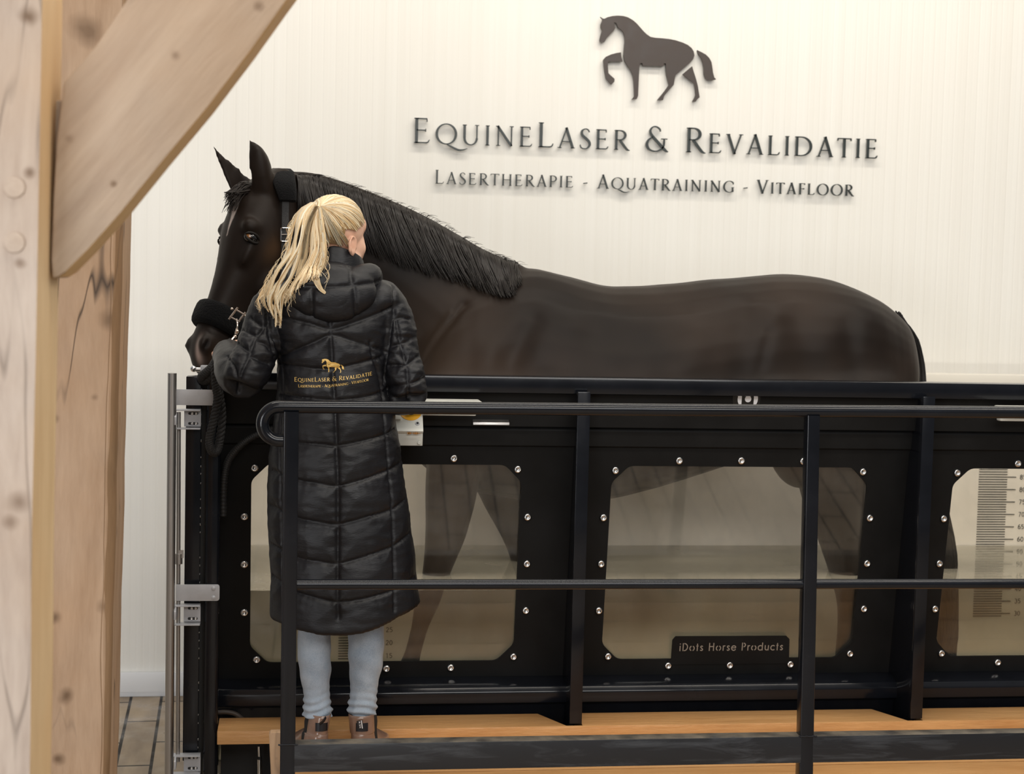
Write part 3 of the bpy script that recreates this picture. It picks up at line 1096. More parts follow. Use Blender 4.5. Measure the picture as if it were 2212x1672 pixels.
def outline(stroke):
    """A stroke (x, y, width) as a list of quads' outline points: left side, right side."""
    p = np.array(stroke, float)
    d = np.gradient(p[:, :2], axis=0)
    d /= np.maximum(np.linalg.norm(d, axis=1, keepdims=True), 1e-9)
    nrm = np.stack([-d[:, 1], d[:, 0]], 1)
    L = p[:, :2] + nrm * p[:, 2:3] / 2
    R_ = p[:, :2] - nrm * p[:, 2:3] / 2
    return L, R_


def glyph(mb, strokes, fn, d0, d1, sub=1):
    for s in strokes:
        if sub > 1 and len(s) == 2:
            s = [tuple(np.array(s[0]) + (np.array(s[1]) - np.array(s[0])) * i / sub) for i in range(sub + 1)]
        L, R_ = outline(s)
        rs = []
        for a, e in zip(L, R_):
            rs.append([fn(a[0], a[1], d0), fn(e[0], e[1], d0), fn(e[0], e[1], d1), fn(a[0], a[1], d1)])
        mb.rings(rs)
    return mb


def layout(text, small, track):
    """[(glyph, x, scale)] and total width. Upper case is full height, lower case is small caps."""
    x, out = 0.0, []
    for ch in text:
        up = ch.upper()
        s = 1.0 if (ch == up and ch not in ' -') else (small if ch not in ' ' else 1.0)
        out.append((up, x, s))
        x += GL[up][0] * s * WIDE + track
    return out, x - track


def fit(text, small, width, cap):
    """Tracking that makes the text WIDTH long at cap height CAP."""
    _, w0 = layout(text, small, 0.0)
    return (width / cap - w0) / (len(text) - 1)


# emblem: a stepping horse in four pieces (units: 1 = height of the whole)
EM = {
    'torso': [(237, 125), (268, 148), (300, 155), (345, 132), (420, 114), (500, 108), (580, 114), (650, 134), (720, 174), (780, 226), (830, 282), (880, 340), (930, 388), (985, 425), (1050, 438), (1150, 445), (1260, 456), (1360, 476), (1460, 508), (1540, 545), (1595, 590), (1628, 640), (1638, 700), (1620, 755),
              (1570, 812), (1500, 870), (1430, 930), (1360, 990), (1345, 1050), (1330, 1140), (1270, 1205), (1190, 1300), (1170, 1365), (1085, 1368), (1140, 1300), (1200, 1225), (1260, 1140), (1240, 1060), (1222, 990), (1215, 900), (1213, 845), (1210, 818), (1185, 820), (1178, 862), (870, 852), (862, 815), (832, 815), (820, 870), (812, 1000), (806, 1150),
              (800, 1300), (780, 1350), (705, 1356), (745, 1310), (742, 1200), (735, 1080), (722, 1000), (690, 920), (640, 850), (600, 780), (585, 700), (592, 600), (602, 500), (600, 420), (580, 350), (540, 310), (500, 285), (490, 250), (470, 215), (440, 210), (452, 250), (462, 290), (440, 330), (390, 380), (335, 440), (300, 500), (270, 508), (232, 492), (228, 470), (245, 400), (266, 330), (245, 280), (245, 240), (262, 200), (268, 165)],
    'raised_leg': [(545, 655), (552, 730), (568, 792), (355, 792), (350, 860), (358, 965), (400, 1005), (450, 1050), (448, 1090), (405, 1132), (320, 1040), (302, 930), (286, 800), (284, 765), (320, 722), (400, 685), (480, 665)],
    'hind_leg': [(1604, 862), (1630, 950), (1662, 1050), (1690, 1160), (1716, 1325), (1690, 1345), (1655, 1388), (1606, 1388), (1640, 1335), (1655, 1290), (1650, 1210), (1636, 1120), (1590, 1080), (1465, 980)],
    'tail': [(1680, 622), (1740, 650), (1810, 690), (1860, 740), (1892, 800), (1905, 880), (1915, 960), (1935, 1030), (1962, 1058), (1900, 1072), (1840, 1068), (1800, 1035), (1782, 980), (1778, 900), (1765, 810), (1740, 740), (1700, 690), (1684, 655)],
}
M_sign = simple('sign_dark_metal', (0.022, 0.030, 0.030), 0.35, var=0.15, spec=0.5)
M_emb = simple('emblem_brown', (0.050, 0.036, 0.030), 0.45, var=0.08, vscale=30)


def wall_pt(px, py):
    return at(px, py, WALL_Y)


def sign_line(name, label, text, small, pL, pR, cap, off, thick):
    a, e = wall_pt(*pL), wall_pt(*pR)
    root = thing(name, label, 'wall lettering', (a.x, WALL_Y, a.z), 'dark metal wall sign')
    width = e.x - a.x
    tr_ = fit(text, small, width, cap)
    lay, _ = layout(text, small, tr_)
    for ch, x, s in lay:
        if ch == ' ':
            continue

        def fn(u, v_, d, x=x, s=s):
            xx = (x + u * s * WIDE) * cap
            return Vector((a.x + xx, WALL_Y - d, a.z + (e.z - a.z) * xx / width + v_ * s * cap))
        mb = glyph(MB(), GL[ch][1], fn, off + thick, off)
        nm_ = {'-': 'dash', '&': 'ampersand'}.get(ch, 'letter')
        mb.build(nm_, M_sign, root, smooth=False)
    return root


cap1 = (wall_pt(893, 256) - wall_pt(893, 310)).length
sign_line('sign_lettering', 'large dark serif letters in one line on the white wall, below the emblem', 'EquineLaser & Revalidatie', 0.80, (890, 309.5), (1894, 343.5), cap1, 0.012, 0.012)
cap2 = (wall_pt(940, 368) - wall_pt(940, 397.5)).length
sign_line('sign_lettering', 'small dark serif letters in the lowest line on the white wall', 'Lasertherapie - Aquatraining - Vitafloor', 0.84, (938, 397), (1840, 424), cap2, 0.012, 0.012)
emb = thing('horse_emblem', 'dark brown cut-out emblem of a stepping horse high on the white wall', 'wall emblem', tuple(wall_pt(1415, 215)), 'dark metal wall sign')
for k, poly in EM.items():
    pp = [wall_pt(1260 + x * 0.144665, 20 + y * 0.144665) for x, y in poly]
    mb = MB().prism([(p.x, p.z) for p in pp], lambda x, y, d: Vector((x, WALL_Y - d, y)), 0.024, 0.012)
    mb.build(k, M_emb, emb, smooth=False)

# ---------------------------------------------------------------- plain strokes: name plate, depth scale
SW = 0.115
SG = {
    'i': (0.26, [ln(0.12, 0, 0.12, 0.66, SW), ln(0.12, 0.84, 0.12, 0.96, SW)]),
    'D': (0.78, [ln(0.12, 0, 0.12, 1, SW), ell(0.26, 0.5, 0.40, 0.45, 78, -78, 18, SW, SW), ln(0.24, 0.945, 0.34, 0.945, SW), ln(0.24, 0.055, 0.34, 0.055, SW)]),
    'o': (0.70, [ell(0.34, 0.33, 0.27, 0.29, 70, -70, 16, SW, SW), ell(0.34, 0.33, 0.27, 0.29, 110, 250, 16, SW, SW)]),
    't': (0.36, [ln(0.18, 0, 0.18, 0.92, SW), ln(0.05, 0.62, 0.31, 0.62, SW)]),
    's': (0.48, [[(x, y, SW) for x, y, _ in qcurve([(0.38, 0.54, 0), (0.24, 0.62, 0), (0.11, 0.50, 0), (0.24, 0.34, 0), (0.38, 0.18, 0), (0.24, 0.045, 0), (0.08, 0.12, 0)], 22)]]),
    'H': (0.80, [ln(0.12, 0, 0.12, 1, SW), ln(0.64, 0, 0.64, 1, SW), ln(0.17, 0.54, 0.59, 0.54, SW)]),
    'r': (0.40, [ln(0.12, 0, 0.12, 0.66, SW), ell(0.30, 0.42, 0.18, 0.20, 150, 70, 8, SW, SW)]),
    'e': (0.66, [ell(0.33, 0.33, 0.27, 0.29, 15, 330, 26, SW, SW), ln(0.10, 0.36, 0.58, 0.36, SW * 0.85)]),
    'P': (0.60, [ln(0.12, 0, 0.12, 1, SW), ell(0.24, 0.71, 0.26, 0.24, 80, -80, 14, SW, SW)]),
    'd': (0.72, [ell(0.34, 0.33, 0.26, 0.29, 50, 310, 24, SW, SW), ln(0.60, 0, 0.60, 1, SW)]),
    'u': (0.66, [ln(0.12, 0.25, 0.12, 0.66, SW), ell(0.32, 0.27, 0.20, 0.22, 180, 360, 14, SW, SW), ln(0.52, 0, 0.52, 0.66, SW)]),
    'c': (0.58, [ell(0.33, 0.33, 0.27, 0.29, 45, 315, 24, SW, SW)]),
    ' ': (0.38, []),
    '0': (0.7, [ell(0.35, 0.5, 0.25, 0.44, 0, 360, 24, 0.13, 0.13)]),
    '5': (0.7, [ln(0.56, 0.94, 0.18, 0.94, 0.13), ln(0.18, 0.98, 0.16, 0.54, 0.13), ell(0.32, 0.33, 0.26, 0.27, 125, -130, 20, 0.13, 0.13)]),
    '6': (0.7, [ell(0.35, 0.31, 0.25, 0.26, 0, 360, 20, 0.13, 0.13), qcurve([(0.10, 0.33, .13), (0.16, 0.66, .13), (0.36, 0.92, .13), (0.52, 0.95, .13)], 10)]),
    '7': (0.7, [ln(0.1, 0.94, 0.6, 0.94, 0.13), ln(0.58, 0.96, 0.26, 0.0, 0.13)]),
    '8': (0.7, [ell(0.35, 0.73, 0.20, 0.21, 0, 360, 20, 0.13, 0.13), ell(0.35, 0.28, 0.25, 0.25, 0, 360, 20, 0.13, 0.13)]),
    '4': (0.7, [ln(0.46, 0, 0.46, 1.0, 0.13), ln(0.46, 0.98, 0.08, 0.3, 0.11), ln(0.06, 0.3, 0.62, 0.3, 0.12)]),
    '3': (0.7, [ell(0.32, 0.73, 0.21, 0.21, 140, -85, 16, 0.13, 0.13), ell(0.32, 0.28, 0.25, 0.25, 85, -140, 16, 0.13, 0.13)]),
    '2': (0.7, [ell(0.33, 0.70, 0.22, 0.25, 165, -35, 16, 0.13, 0.13), ln(0.50, 0.58, 0.10, 0.06, 0.13), ln(0.08, 0.06, 0.60, 0.06, 0.13)]),
    '1': (0.7, [ln(0.38, 0, 0.38, 1, 0.13), ln(0.38, 0.98, 0.16, 0.8, 0.11)]),
    'K': (0.7, [ln(0.12, 0, 0.12, 1, 0.16), ln(0.56, 1, 0.14, 0.46, 0.14), ln(0.26, 0.58, 0.60, 0, 0.15)]),
    'M': (0.9, [ln(0.12, 0, 0.12, 1, 0.15), ln(0.74, 0, 0.74, 1, 0.15), ln(0.13, 0.98, 0.43, 0.25, 0.14), ln(0.43, 0.25, 0.73, 0.98, 0.14)]),
}

npx = [(1449, 1425), (1452, 1382), (1459, 1374), (1698, 1373), (1705, 1380), (1704, 1420), (1709, 1425)]
pp = [on_panel(x, y) for x, y in npx]
c_ = [(p.x, p.z) for p in pp]
c_ = [(c_[0][0] - 0.012, 0.17)] + [(c_[0][0] - 0.012, 0.186)] + c_ + [(c_[-1][0] + 0.006, 0.17)]
mb = MB().prism(c_, lean, -0.003, 0.0)
npl = mb.build('name_plate', M_panel, tank, smooth=False)
a, e = on_panel(1466, 1406), on_panel(1691, 1405)
txt = 'iDots Horse Products'
caph = on_panel(1470, 1389).z - a.z
w0 = sum(SG[ch][0] for ch in txt)
trk = ((e.x - a.x) / caph - w0) / (len(txt) - 1)
x = 0.0
mb = MB()
for ch in txt:
    def fn(u, v_, d, x=x):
        return lean(a.x + (x + u) * caph, a.z + v_ * caph, d)
    glyph(mb, SG[ch][1], fn, -0.0036, -0.003)
    x += SG[ch][0] + trk
o = mb.build('stencil_lettering', simple('stencil_beige', (0.30, 0.25, 0.20), 0.6), npl, smooth=False)
o['label'] = 'pale stencil lettering'

M_ink = simple('scale_ink', (0.045, 0.05, 0.045), 0.6)
YS = 5.9985
for sx, sname in ((0.0, 'a'), (0, 'b')):
    if sname == 'b':
        L0, L1, LM, DG = at(2107, 1200, 6.0).x, at(2168, 1200, 6.0).x, at(2187, 1200, 6.0).x, at(2195, 1200, 6.0).x
    else:
        L0, L1, LM, DG = at(731, 1380, 6.0).x, at(790, 1380, 6.0).x, at(808, 1380, 6.0).x, at(833, 1380, 6.0).x
    mb = MB()
    for k in range(29 if sname == 'b' else 14, 90):
        z = -0.15 + 0.01 * k
        mb.box(L0, LM if k % 5 == 0 else L1, YS - 0.0008, YS + 0.001, z - 0.0016, z + 0.0016)
    o = mb.build('depth_scale', M_ink, tank, smooth=False)
    o['label'] = 'printed water depth scale with centimetre lines'
    mb = MB()
    for k in range(30 if sname == 'b' else 15, 90, 5):
        z = -0.15 + 0.01 * k - 0.009
        for q, ch in enumerate(str(k)):
            def fn(u, v_, d, q=q, z=z):
                return Vector((DG + (q * 0.72 + u) * 0.019, YS - d, z + v_ * 0.019))
            glyph(mb, SG[ch][1], fn, 0.0008, 0.0)
    mb.build('scale_number', M_ink, o, smooth=False)

# control box on the treadmill, under the railing
cb = thing('control_box', 'pale grey control box with a yellow collar under the handrail, beside the woman', 'control box', (0.33, 4.84, 0.9))
M_grey = simple('box_grey', (0.62, 0.62, 0.57), 0.4, var=0.06, vscale=12)
Yb = 4.80
x0, x1 = at(845, 930, Yb).x, at(914, 930, Yb).x
zt, zm, zb = at(880, 866, 4.86).z, at(880, 934, Yb).z, at(880, 962, Yb + 0.02).z
mb = MB().rings([[Vector((x, y, z)) for y, z in ((Yb, zm), (Yb + 0.008, zm - 0.002), (Yb + 0.012, zb), (4.958, zb), (4.958, zm + 0.03), (Yb + 0.02, zm + 0.0))] for x in (x0, x1)])
mb.build('housing', M_grey, cb, bevel=0.003)
sl_ = (zt - zm) / 0.075


def face(x, s, d):
    """Point on the sloping lid: s up the slope in metres, d above it."""
    nn = Vector((0, -sl_, 1)).normalized()
    uu = Vector((0, 1, sl_)).normalized()
    return Vector((x, Yb - 0.004, zm + 0.004)) + uu * s + nn * d


mb = MB()
Ls = 0.075 * math.sqrt(1 + sl_ * sl_)
mb.rings([[face(x, 0.0, 0.0), face(x, Ls, 0.0), face(x, Ls, -0.016), face(x, 0.0, -0.016)] for x in (x0 - 0.001, x1 + 0.001)])
lid = mb.build('lid', M_grey, cb, bevel=0.004)
lid['label'] = 'sloping lid with a rust stain'
cx = at(887, 890, 4.84).x
cs = 0.073
ringp = [(cx + 0.034 * math.cos(a), cs + 0.034 * math.sin(a)) for a in np.linspace(0, 2 * math.pi, 41)[:-1]]
mb = MB().prism(ringp, face, 0.0015, 0.0)
mb.build('yellow_collar', simple('signal_yellow', (0.85, 0.42, 0.02), 0.4), cb, smooth=False)
mb = MB()
ax = [face(cx, cs, d) for d in (0.0, 0.012, 0.013, 0.022, 0.026)]
mb.tube(ax, [0.015, 0.015, 0.018, 0.018, 0.012], 24)
mb.build('stop_button', simple('button_black', (0.012, 0.012, 0.012), 0.35), cb)
cx2 = at(902, 912, 4.81).x
mb = MB().tube([face(cx2, 0.028, d) for d in (0.0, 0.003)], [0.0075, 0.006], 20)
sc_ = mb.build('screw', M_plate, cb)
mb = MB().tube([face(cx2, 0.028, d) for d in (0.0028, 0.0034)], [0.004, 0.0038], 16)
mb.build('socket', M_dk, sc_)
mb = MB().rings([[face(x, s, d) for s, d in ((0.04, 0.0), (0.04, 0.006), (0.075, 0.006), (0.075, 0.0))] for x in (x0 + 0.004, at(866, 910, 4.81).x)])
mb.build('switch_cap', M_grey, cb, bevel=0.001)
c0 = at(906, 957, Yb)
mb = MB().tube([(c0.x, Yb + 0.0085, c0.z), (c0.x, Yb + 0.0065, c0.z)], [0.006, 0.005], 18)
mb.build('cover_plug', M_grey, cb)
mb = MB()
for k in range(9):
    mb.prism([(at(882 + k * 3.1, 929, Yb).x + 0.003 * math.cos(a) * (1 + 0.5 * math.sin(k * 2.1)), 0.002 + 0.004 * math.sin(a) * (0.6 + 0.4 * math.sin(k * 1.3 + 1))) for a in np.linspace(0, 2 * math.pi, 11)[:-1]],
             lambda x, s, d: Vector((x, Yb - 0.0046 - d, zm - 0.004 + s)), 0.0003, 0.0)
o = mb.build('rust_stain', simple('rust', (0.36, 0.16, 0.04), 0.8), cb, smooth=False)
o['kind'] = 'stuff'

# pale covers lying on the top of the upper panel
for (pa, pb, lab) in (((880, 862), (1036, 864), 'pale flat console cover just above the handrail, beside the woman'),
                      ((2156, 876.5), (2290, 878), 'pale flat console cover just above the handrail, farthest from the woman')):
    p, q = at(pa[0], pa[1], 4.90), at(pb[0], pb[1], 4.90)
    xl = p.x
    mb = MB().box(xl, q.x, 4.80, 4.93, p.z - 0.012, p.z)
    mb.box(xl + 0.01, q.x - 0.01, 4.90, 4.93, p.z - 0.05, p.z - 0.010)
    tag(mb.build('console_cover', M_grey, bevel=0.004), lab, 'cover', 'pale console covers')

# ================================================================ THE HORSE
YH = 5.56
horse_root_loc = (1.3, YH, -0.15)
mb = MB()


def sring(c, a, b, hw_a, up_a, dn_a, n=28, e_up=2.0, e_dn=2.2):
    """Cross-section: a = lateral axis, b = up axis; half width, height above and below the centre."""
    out = []
    for j in range(n):
        t_ = 2 * math.pi * j / n
        ct, st = math.cos(t_), math.sin(t_)
        e = e_up if st >= 0 else e_dn
        x = math.copysign(abs(ct) ** (2 / e), ct) * hw_a
        y = math.copysign(abs(st) ** (2 / e), st) * (up_a if st >= 0 else dn_a)
        out.append(c + a * x + b * y)
    return out


EY, EZ, EX = Vector((0, 1, 0)), Vector((0, 0, 1)), Vector((1, 0, 0))
trunk = [(862, 745, 905, .10), (885, 690, 965, .165), (930, 650, 1012, .215), (1000, 610, 1050, .255), (1080, 588, 1070, .275), (1140, 577, 1078, .29), (1200, 588, 1082, .305),
         (1260, 606, 1082, .315), (1320, 619, 1074, .32), (1400, 619, 1058, .32), (1480, 612, 1034, .31), (1560, 602, 1008, .30), (1640, 594, 990, .292), (1700, 591, 990, .288),
         (1760, 598, 980, .28), (1820, 613, 970, .268), (1880, 641, 960, .24), (1930, 676, 945, .195), (1958, 710, 925, .14), (1972, 765, 880, .06)]
rs = []
for px, ty, by, hw in smooth_path(trunk, 48):
    pt, pb = at(px, ty, YH), at(px, by, YH)
    pb.x = pt.x
    hgt = pt.z - pb.z
    c = Vector((pt.x, YH, pb.z + hgt * 0.50))
    rs.append(sring(c, EY, EZ, hw, hgt * 0.50, hgt * 0.50, 32, 2.05, 2.2))
mb.rings(rs)
# neck, bending towards the camera at the poll
neck = [(1130, 571, 960, 960, .21, 0), (1040, 535, 890, 850, .165, -.005), (960, 487, 830, 775, .135, -.02), (880, 446, 770, 715, .115, -.04),
        (800, 413, 715, 665, .10, -.07), (730, 387, 668, 625, .092, -.10), (670, 371, 640, 595, .086, -.13), (618, 368, 612, 560, .078, -.16)]
rs = []
for tx, ty, bx, by, hw, dy in smooth_path(neck, 30):
    a_, e_ = at(tx, ty, YH + dy), at(bx, by, YH + dy)
    up = (a_ - e_) / 2
    L_ = up.length
    rs.append(sring((a_ + e_) / 2, EY, up.normalized(), hw, L_, L_, 28, 1.7, 2.2))
mb.rings(rs)
# muscles
def bulge(px, py, Y, rx, ry, rz, rot=0.0):
    mb.ball(at(px, py, Y), (rx, ry, rz), Matrix.Rotation(rot, 3, 'Y'))


bulge(1005, 880, YH - 0.15, 0.10, 0.09, 0.16, -0.4)       # triceps
bulge(1790, 830, YH - 0.16, 0.16, 0.11, 0.30, -0.25)      # thigh
bulge(1790, 830, YH + 0.16, 0.16, 0.11, 0.30, -0.25)
bulge(1715, 980, YH - 0.15, 0.09, 0.08, 0.13, -0.4)      # stifle
bulge(1715, 980, YH + 0.13, 0.09, 0.08, 0.13, -0.4)
# legs: points with radius
FLZ = -0.15


def leg(pts, Y, toe):
    path, rr = [], []
    for px, py, r_ in pts:
        path.append(at(px, py, Y))
        rr.append(r_)
    q = smooth_path([(*p, r_) for p, r_ in zip(path, rr)], 30)
    mb.tube([Vector(p[:3]) for p in q], [p[3] for p in q], 16, flat=0.85)
    f = path[-1]
    k = Vector((f.x + toe * 0.6, Y, FLZ))
    mb.rings([sring(Vector((f.x, Y, f.z + 0.01)), EX, EY, 0.045, 0.042, 0.042, 18), sring(Vector((f.x + toe * 0.35, Y, FLZ + 0.045)), EX, EY, 0.056, 0.052, 0.052, 18),
              sring(k, EX, EY, 0.066, 0.060, 0.060, 18)])
    return k


leg([(985, 940, .12), (975, 1050, .105), (962, 1150, .082), (935, 1265, .052), (922, 1300, .052), (908, 1350, .036), (892, 1410, .034), (882, 1445, .042), (872, 1475, .034)], YH - 0.14, -0.06)
leg([(1040, 960, .12), (1085, 1060, .10), (1122, 1150, .078), (1148, 1265, .052), (1158, 1300, .050), (1172, 1360, .036), (1190, 1415, .034), (1200, 1445, .042), (1196, 1475, .034)], YH + 0.13, -0.05)
leg([(1795, 950, .17), (1800, 1060, .135), (1818, 1160, .094), (1830, 1240, .072), (1838, 1290, .062), (1836, 1345, .052), (1830, 1400, .048), (1828, 1440, .050), (1818, 1475, .042)], YH - 0.13, -0.05)
leg([(1830, 960, .15), (1845, 1060, .125), (1868, 1160, .088), (1880, 1250, .064), (1886, 1290, .058), (1880, 1345, .046), (1874, 1400, .042), (1870, 1440, .046), (1860, 1475, .038)], YH + 0.14, -0.05)

# head frame: H0 poll, axis A towards the muzzle, D towards the face, S to the near side
H0, H1 = at(590, 402, 5.37), at(452, 750, 5.20)
HA = (H1 - H0).normalized()
HD = Vector((-math.cos(math.radians(32)), -math.sin(math.radians(32)), 0.0))
HD = (HD - HA * HD.dot(HA)).normalized()
HS = HA.cross(HD).normalized()
if HS.y > 0:
    HS = -HS


def hp_(s, d, l):
    return H0 + HA * s + HD * d + HS * l


def hring(s, dor, ven, hw, e1=2.6, e2=2.0, n=30):
    c = (dor - ven) / 2
    return sring(hp_(s, c, 0), HS, HD, hw, (dor + ven) / 2, (dor + ven) / 2, n, e1, e2)


head = [(-0.06, .02, .10, .06), (0.0, .068, .12, .082), (.07, .092, .15, .095), (.14, .102, .18, .104), (.21, .098, .205, .103), (.27, .085, .205, .094), (.33, .073, .18, .080),
        (.39, .066, .145, .066), (.45, .062, .118, .056), (.51, .062, .10, .053), (.56, .062, .092, .056), (.60, .058, .085, .056), (.64, .042, .075, .050), (.672, .012, .055, .036), (.682, -.01, .035, .018)]
mb.rings([hring(*h) for h in smooth_path(head, 44)])
HM = Matrix((HS, HD, HA)).transposed()
for sgn in (1, -1):
    mb.ball(hp_(.190, .055, sgn * .079), (.026, .036, .030), HM)        # brow above the eye
    mb.ball(hp_(.25, .035, sgn * .075), (.024, .022, .07), HM)        # cheek bone
    mb.ball(hp_(.30, -.10, sgn * .068), (.030, .075, .095), HM)       # jowl
    mb.ball(hp_(.595, .035, sgn * .042), (.022, .028, .034), HM)      # nostril wing
mb.ball(hp_(.655, -.055, 0), (.036, .028, .030), HM)                  # chin
mb.ball(hp_(.10, .085, 0), (.05, .03, .07), HM)                      # forehead
# upper eyelid folds
for sgn in (1, -1):
    pts = [hp_(.214 + .030 * math.cos(a) * 0.0 - .017 * math.sin(a), .047 + .030 * math.cos(a), sgn * (.092 - .012 * abs(math.cos(a)))) for a in np.linspace(0.1, math.pi - .1, 9)]
    mb.tube(pts, [.004, .007, .009, .010, .010, .010, .009, .007, .004], 8)


def ear(px_pts, face, depth):
    """A horse's ear: a curved leaf through (px, py, Y, half width) stations, hollow on the FACE side."""
    st = smooth_path([(*at(x, y, Y), w_) for x, y, Y, w_ in px_pts], 22)
    face = Vector(face).normalized()
    rs = []
    for (p, ax, _, _), q in zip(frames([s_[:3] for s_ in st]), st):
        fc = (face - ax * face.dot(ax)).normalized()
        sd = ax.cross(fc)
        w_ = max(q[3], 0.002)
        ring = []
        for j in range(20):
            a = 2 * math.pi * j / 20
            u, v_ = math.cos(a), math.sin(a)
            off = -depth * (1 - u * u) * (1.0 if v_ < 0 else 0.35) * min(1.0, w_ / 0.03)
            ring.append(p + sd * (w_ * u) + fc * (off + 0.0058 * v_ + 0.010))
        rs.append(ring)
    return rs


near_ear = ear([(573, 452, 5.30, .036), (572, 420, 5.285, .040), (568, 385, 5.275, .046), (561, 350, 5.27, .043), (552, 325, 5.27, .029), (543, 306, 5.272, .010), (540, 297, 5.275, .002)], (-0.55, 0.8, 0.1), 0.036)
far_ear = ear([(526, 418, 5.40, .046), (513, 394, 5.39, .040), (497, 371, 5.385, .030), (481, 350, 5.38, .0185), (468, 331, 5.375, .010), (460, 318, 5.37, .004), (457, 313, 5.37, .0015)], (0.25, -0.9, 0.25), 0.028)
mb.rings(near_ear)
mb.rings(far_ear)
horse_me = fused(mb, 0.0085, 8, 0.5, 1)

# ---- coat colour per point: black-brown, blaze, snip, tan rims
co = np.empty(len(horse_me.vertices) * 3)
horse_me.vertices.foreach_get('co', co)
co = co.reshape(-1, 3)
h0, ha, hd, hs = (np.array(v_) for v_ in (H0, HA, HD, HS))
rel = co - h0
S_, D_, L_ = rel @ ha, rel @ hd, rel @ hs
tint = np.tile(np.array([0.0100, 0.0062, 0.0043]), (len(co), 1))
nzv = np.array([noise.noise(Vector(p) * 5.0) + 0.5 * noise.noise(Vector(p) * 14.0) for p in co])
tint *= (1 + 0.45 * nzv)[:, None]
patch = np.clip(np.array([noise.noise(Vector((p[0] * 3.1 + 4, p[1] * 2, p[2] * 4.0))) for p in co]) * 1.6, 0, 1) * np.clip((co[:, 0] - 0.25) / 0.3, 0, 1) * np.clip((co[:, 2] - 0.4) / 0.2, 0, 1)
tint = tint + patch[:, None] * np.array([0.011, 0.0066, 0.0042])
legs_dark = np.clip((0.35 - co[:, 2]) / 0.3, 0, 1) * (co[:, 0] > 0.2)
tint *= (1 - 0.35 * legs_dark)[:, None]


def blend(mask, col):
    global tint
    mask = np.clip(mask, 0, 1)[:, None]
    tint = tint * (1 - mask) + np.array(col) * mask


inhead = (S_ > -0.1) & (S_ < 0.75) & (np.abs(L_) < 0.16) & (co[:, 0] < 0.15)
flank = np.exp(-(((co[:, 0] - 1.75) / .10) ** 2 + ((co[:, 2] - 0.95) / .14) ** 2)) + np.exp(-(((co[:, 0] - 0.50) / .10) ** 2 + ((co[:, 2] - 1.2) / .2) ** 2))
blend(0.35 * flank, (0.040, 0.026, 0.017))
cw = 0.004 + 0.013 * np.clip(1 - np.abs(S_ - .120) / .10, 0, 1)
blz = inhead * (D_ > 0.03) * (S_ > .075) * (S_ < .235) * np.clip((cw - np.abs(L_ - 0.016 + 0.05 * (S_ - 0.12))) / 0.004, 0, 1)
blend(blz * 1.0, (0.50, 0.42, 0.38))
snip = inhead * np.exp(-(((S_ - .635) / .042) ** 2 + ((L_ - .028) / .011) ** 2 + ((D_ - .045) / .03) ** 2))
blend(snip * 1.1, (0.42, 0.32, 0.28))
blend(0.6 * inhead * np.exp(-(((S_ - .225) / .045) ** 2 + ((D_ + .035) / .03) ** 2)) * (L_ > 0), (0.075, 0.040, 0.018))
blend(0.5 * inhead * np.exp(-(((S_ - .62) / .04) ** 2 + ((D_ - .0) / .03) ** 2)) * (L_ > 0), (0.055, 0.032, 0.020))
nos = np.zeros(len(co))
for sgn in (1, -1):
    q = np.array(hp_(.600, .040, sgn * .058)) - co
    nos = np.maximum(nos, np.exp(-((q @ ha) / .020) ** 2 - ((q @ hd) / .010) ** 2 - ((q @ hs) / .03) ** 2))
blend(nos, (0.003, 0.002, 0.002))
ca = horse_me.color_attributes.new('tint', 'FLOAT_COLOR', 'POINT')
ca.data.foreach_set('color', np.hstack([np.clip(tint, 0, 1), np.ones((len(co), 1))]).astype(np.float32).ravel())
# nostril hollow, stifle fold, shoulder and elbow grooves
horse_me.update()
nor = np.empty(len(co) * 3)
horse_me.vertices.foreach_get('normal', nor)
nor = nor.reshape(-1, 3)
disp = -0.010 * nos


def groove(pts, w_, dep):
    global disp
    a = np.array([list(p) for p in smooth_path([tuple(p) for p in pts], 60)])
    dd = np.full(len(co), 1e9)
    for p in a:
        dd = np.minimum(dd, ((co - p) ** 2).sum(1))
    disp = disp - dep * np.exp(-dd / w_ ** 2) * (nor[:, 1] < 0)


hb0 = bvh_of(horse_me)


def on_horse(px, py):
    h = cast(hb0, px, py)
    return h[0] if h[0] is not None else at(px, py, YH - 0.2)


groove([on_horse(x, y) for x, y in ((1640, 668), (1655, 672), (1668, 680))], 0.055, -0.011)      # point of hip
groove([on_horse(x, y) for x, y in ((1610, 690), (1600, 730), (1605, 790), (1600, 815))], 0.060, 0.010)
groove([on_horse(x, y) for x, y in ((1662, 720), (1652, 760), (1640, 815))], 0.022, 0.004)
groove([on_horse(x, y) for x, y in ((1725, 690), (1735, 740), (1745, 810))], 0.060, 0.009)
groove([on_horse(x, y) for x, y in ((1880, 700), (1905, 740), (1915, 790))], 0.085, -0.014)      # buttock
groove([on_horse(x, y) for x, y in ((1835, 700), (1838, 760), (1850, 815))], 0.040, 0.007)
groove([on_horse(x, y) for x, y in ((1060, 640), (1010, 700), (965, 770), (945, 815))], 0.075, -0.014)   # shoulder blade
groove([on_horse(x, y) for x, y in ((1000, 660), (968, 705), (935, 750), (908, 800))], 0.018, 0.006)
groove([on_horse(x, y) for x, y in ((975, 680), (945, 720), (915, 770))], 0.014, -0.004)
groove([on_horse(x, y) for x, y in ((1150, 690), (1128, 735), (1105, 780), (1100, 815))], 0.045, 0.012)
groove([on_horse(x, y) for x, y in ((1060, 770), (1050, 815))], 0.05, -0.010)
groove([on_horse(x, y) for x, y in ((1240, 690), (1300, 680), (1370, 690), (1440, 700))], 0.06, -0.006)
groove([on_horse(x, y) for x, y in ((1480, 700), (1500, 750), (1490, 810))], 0.06, -0.006)
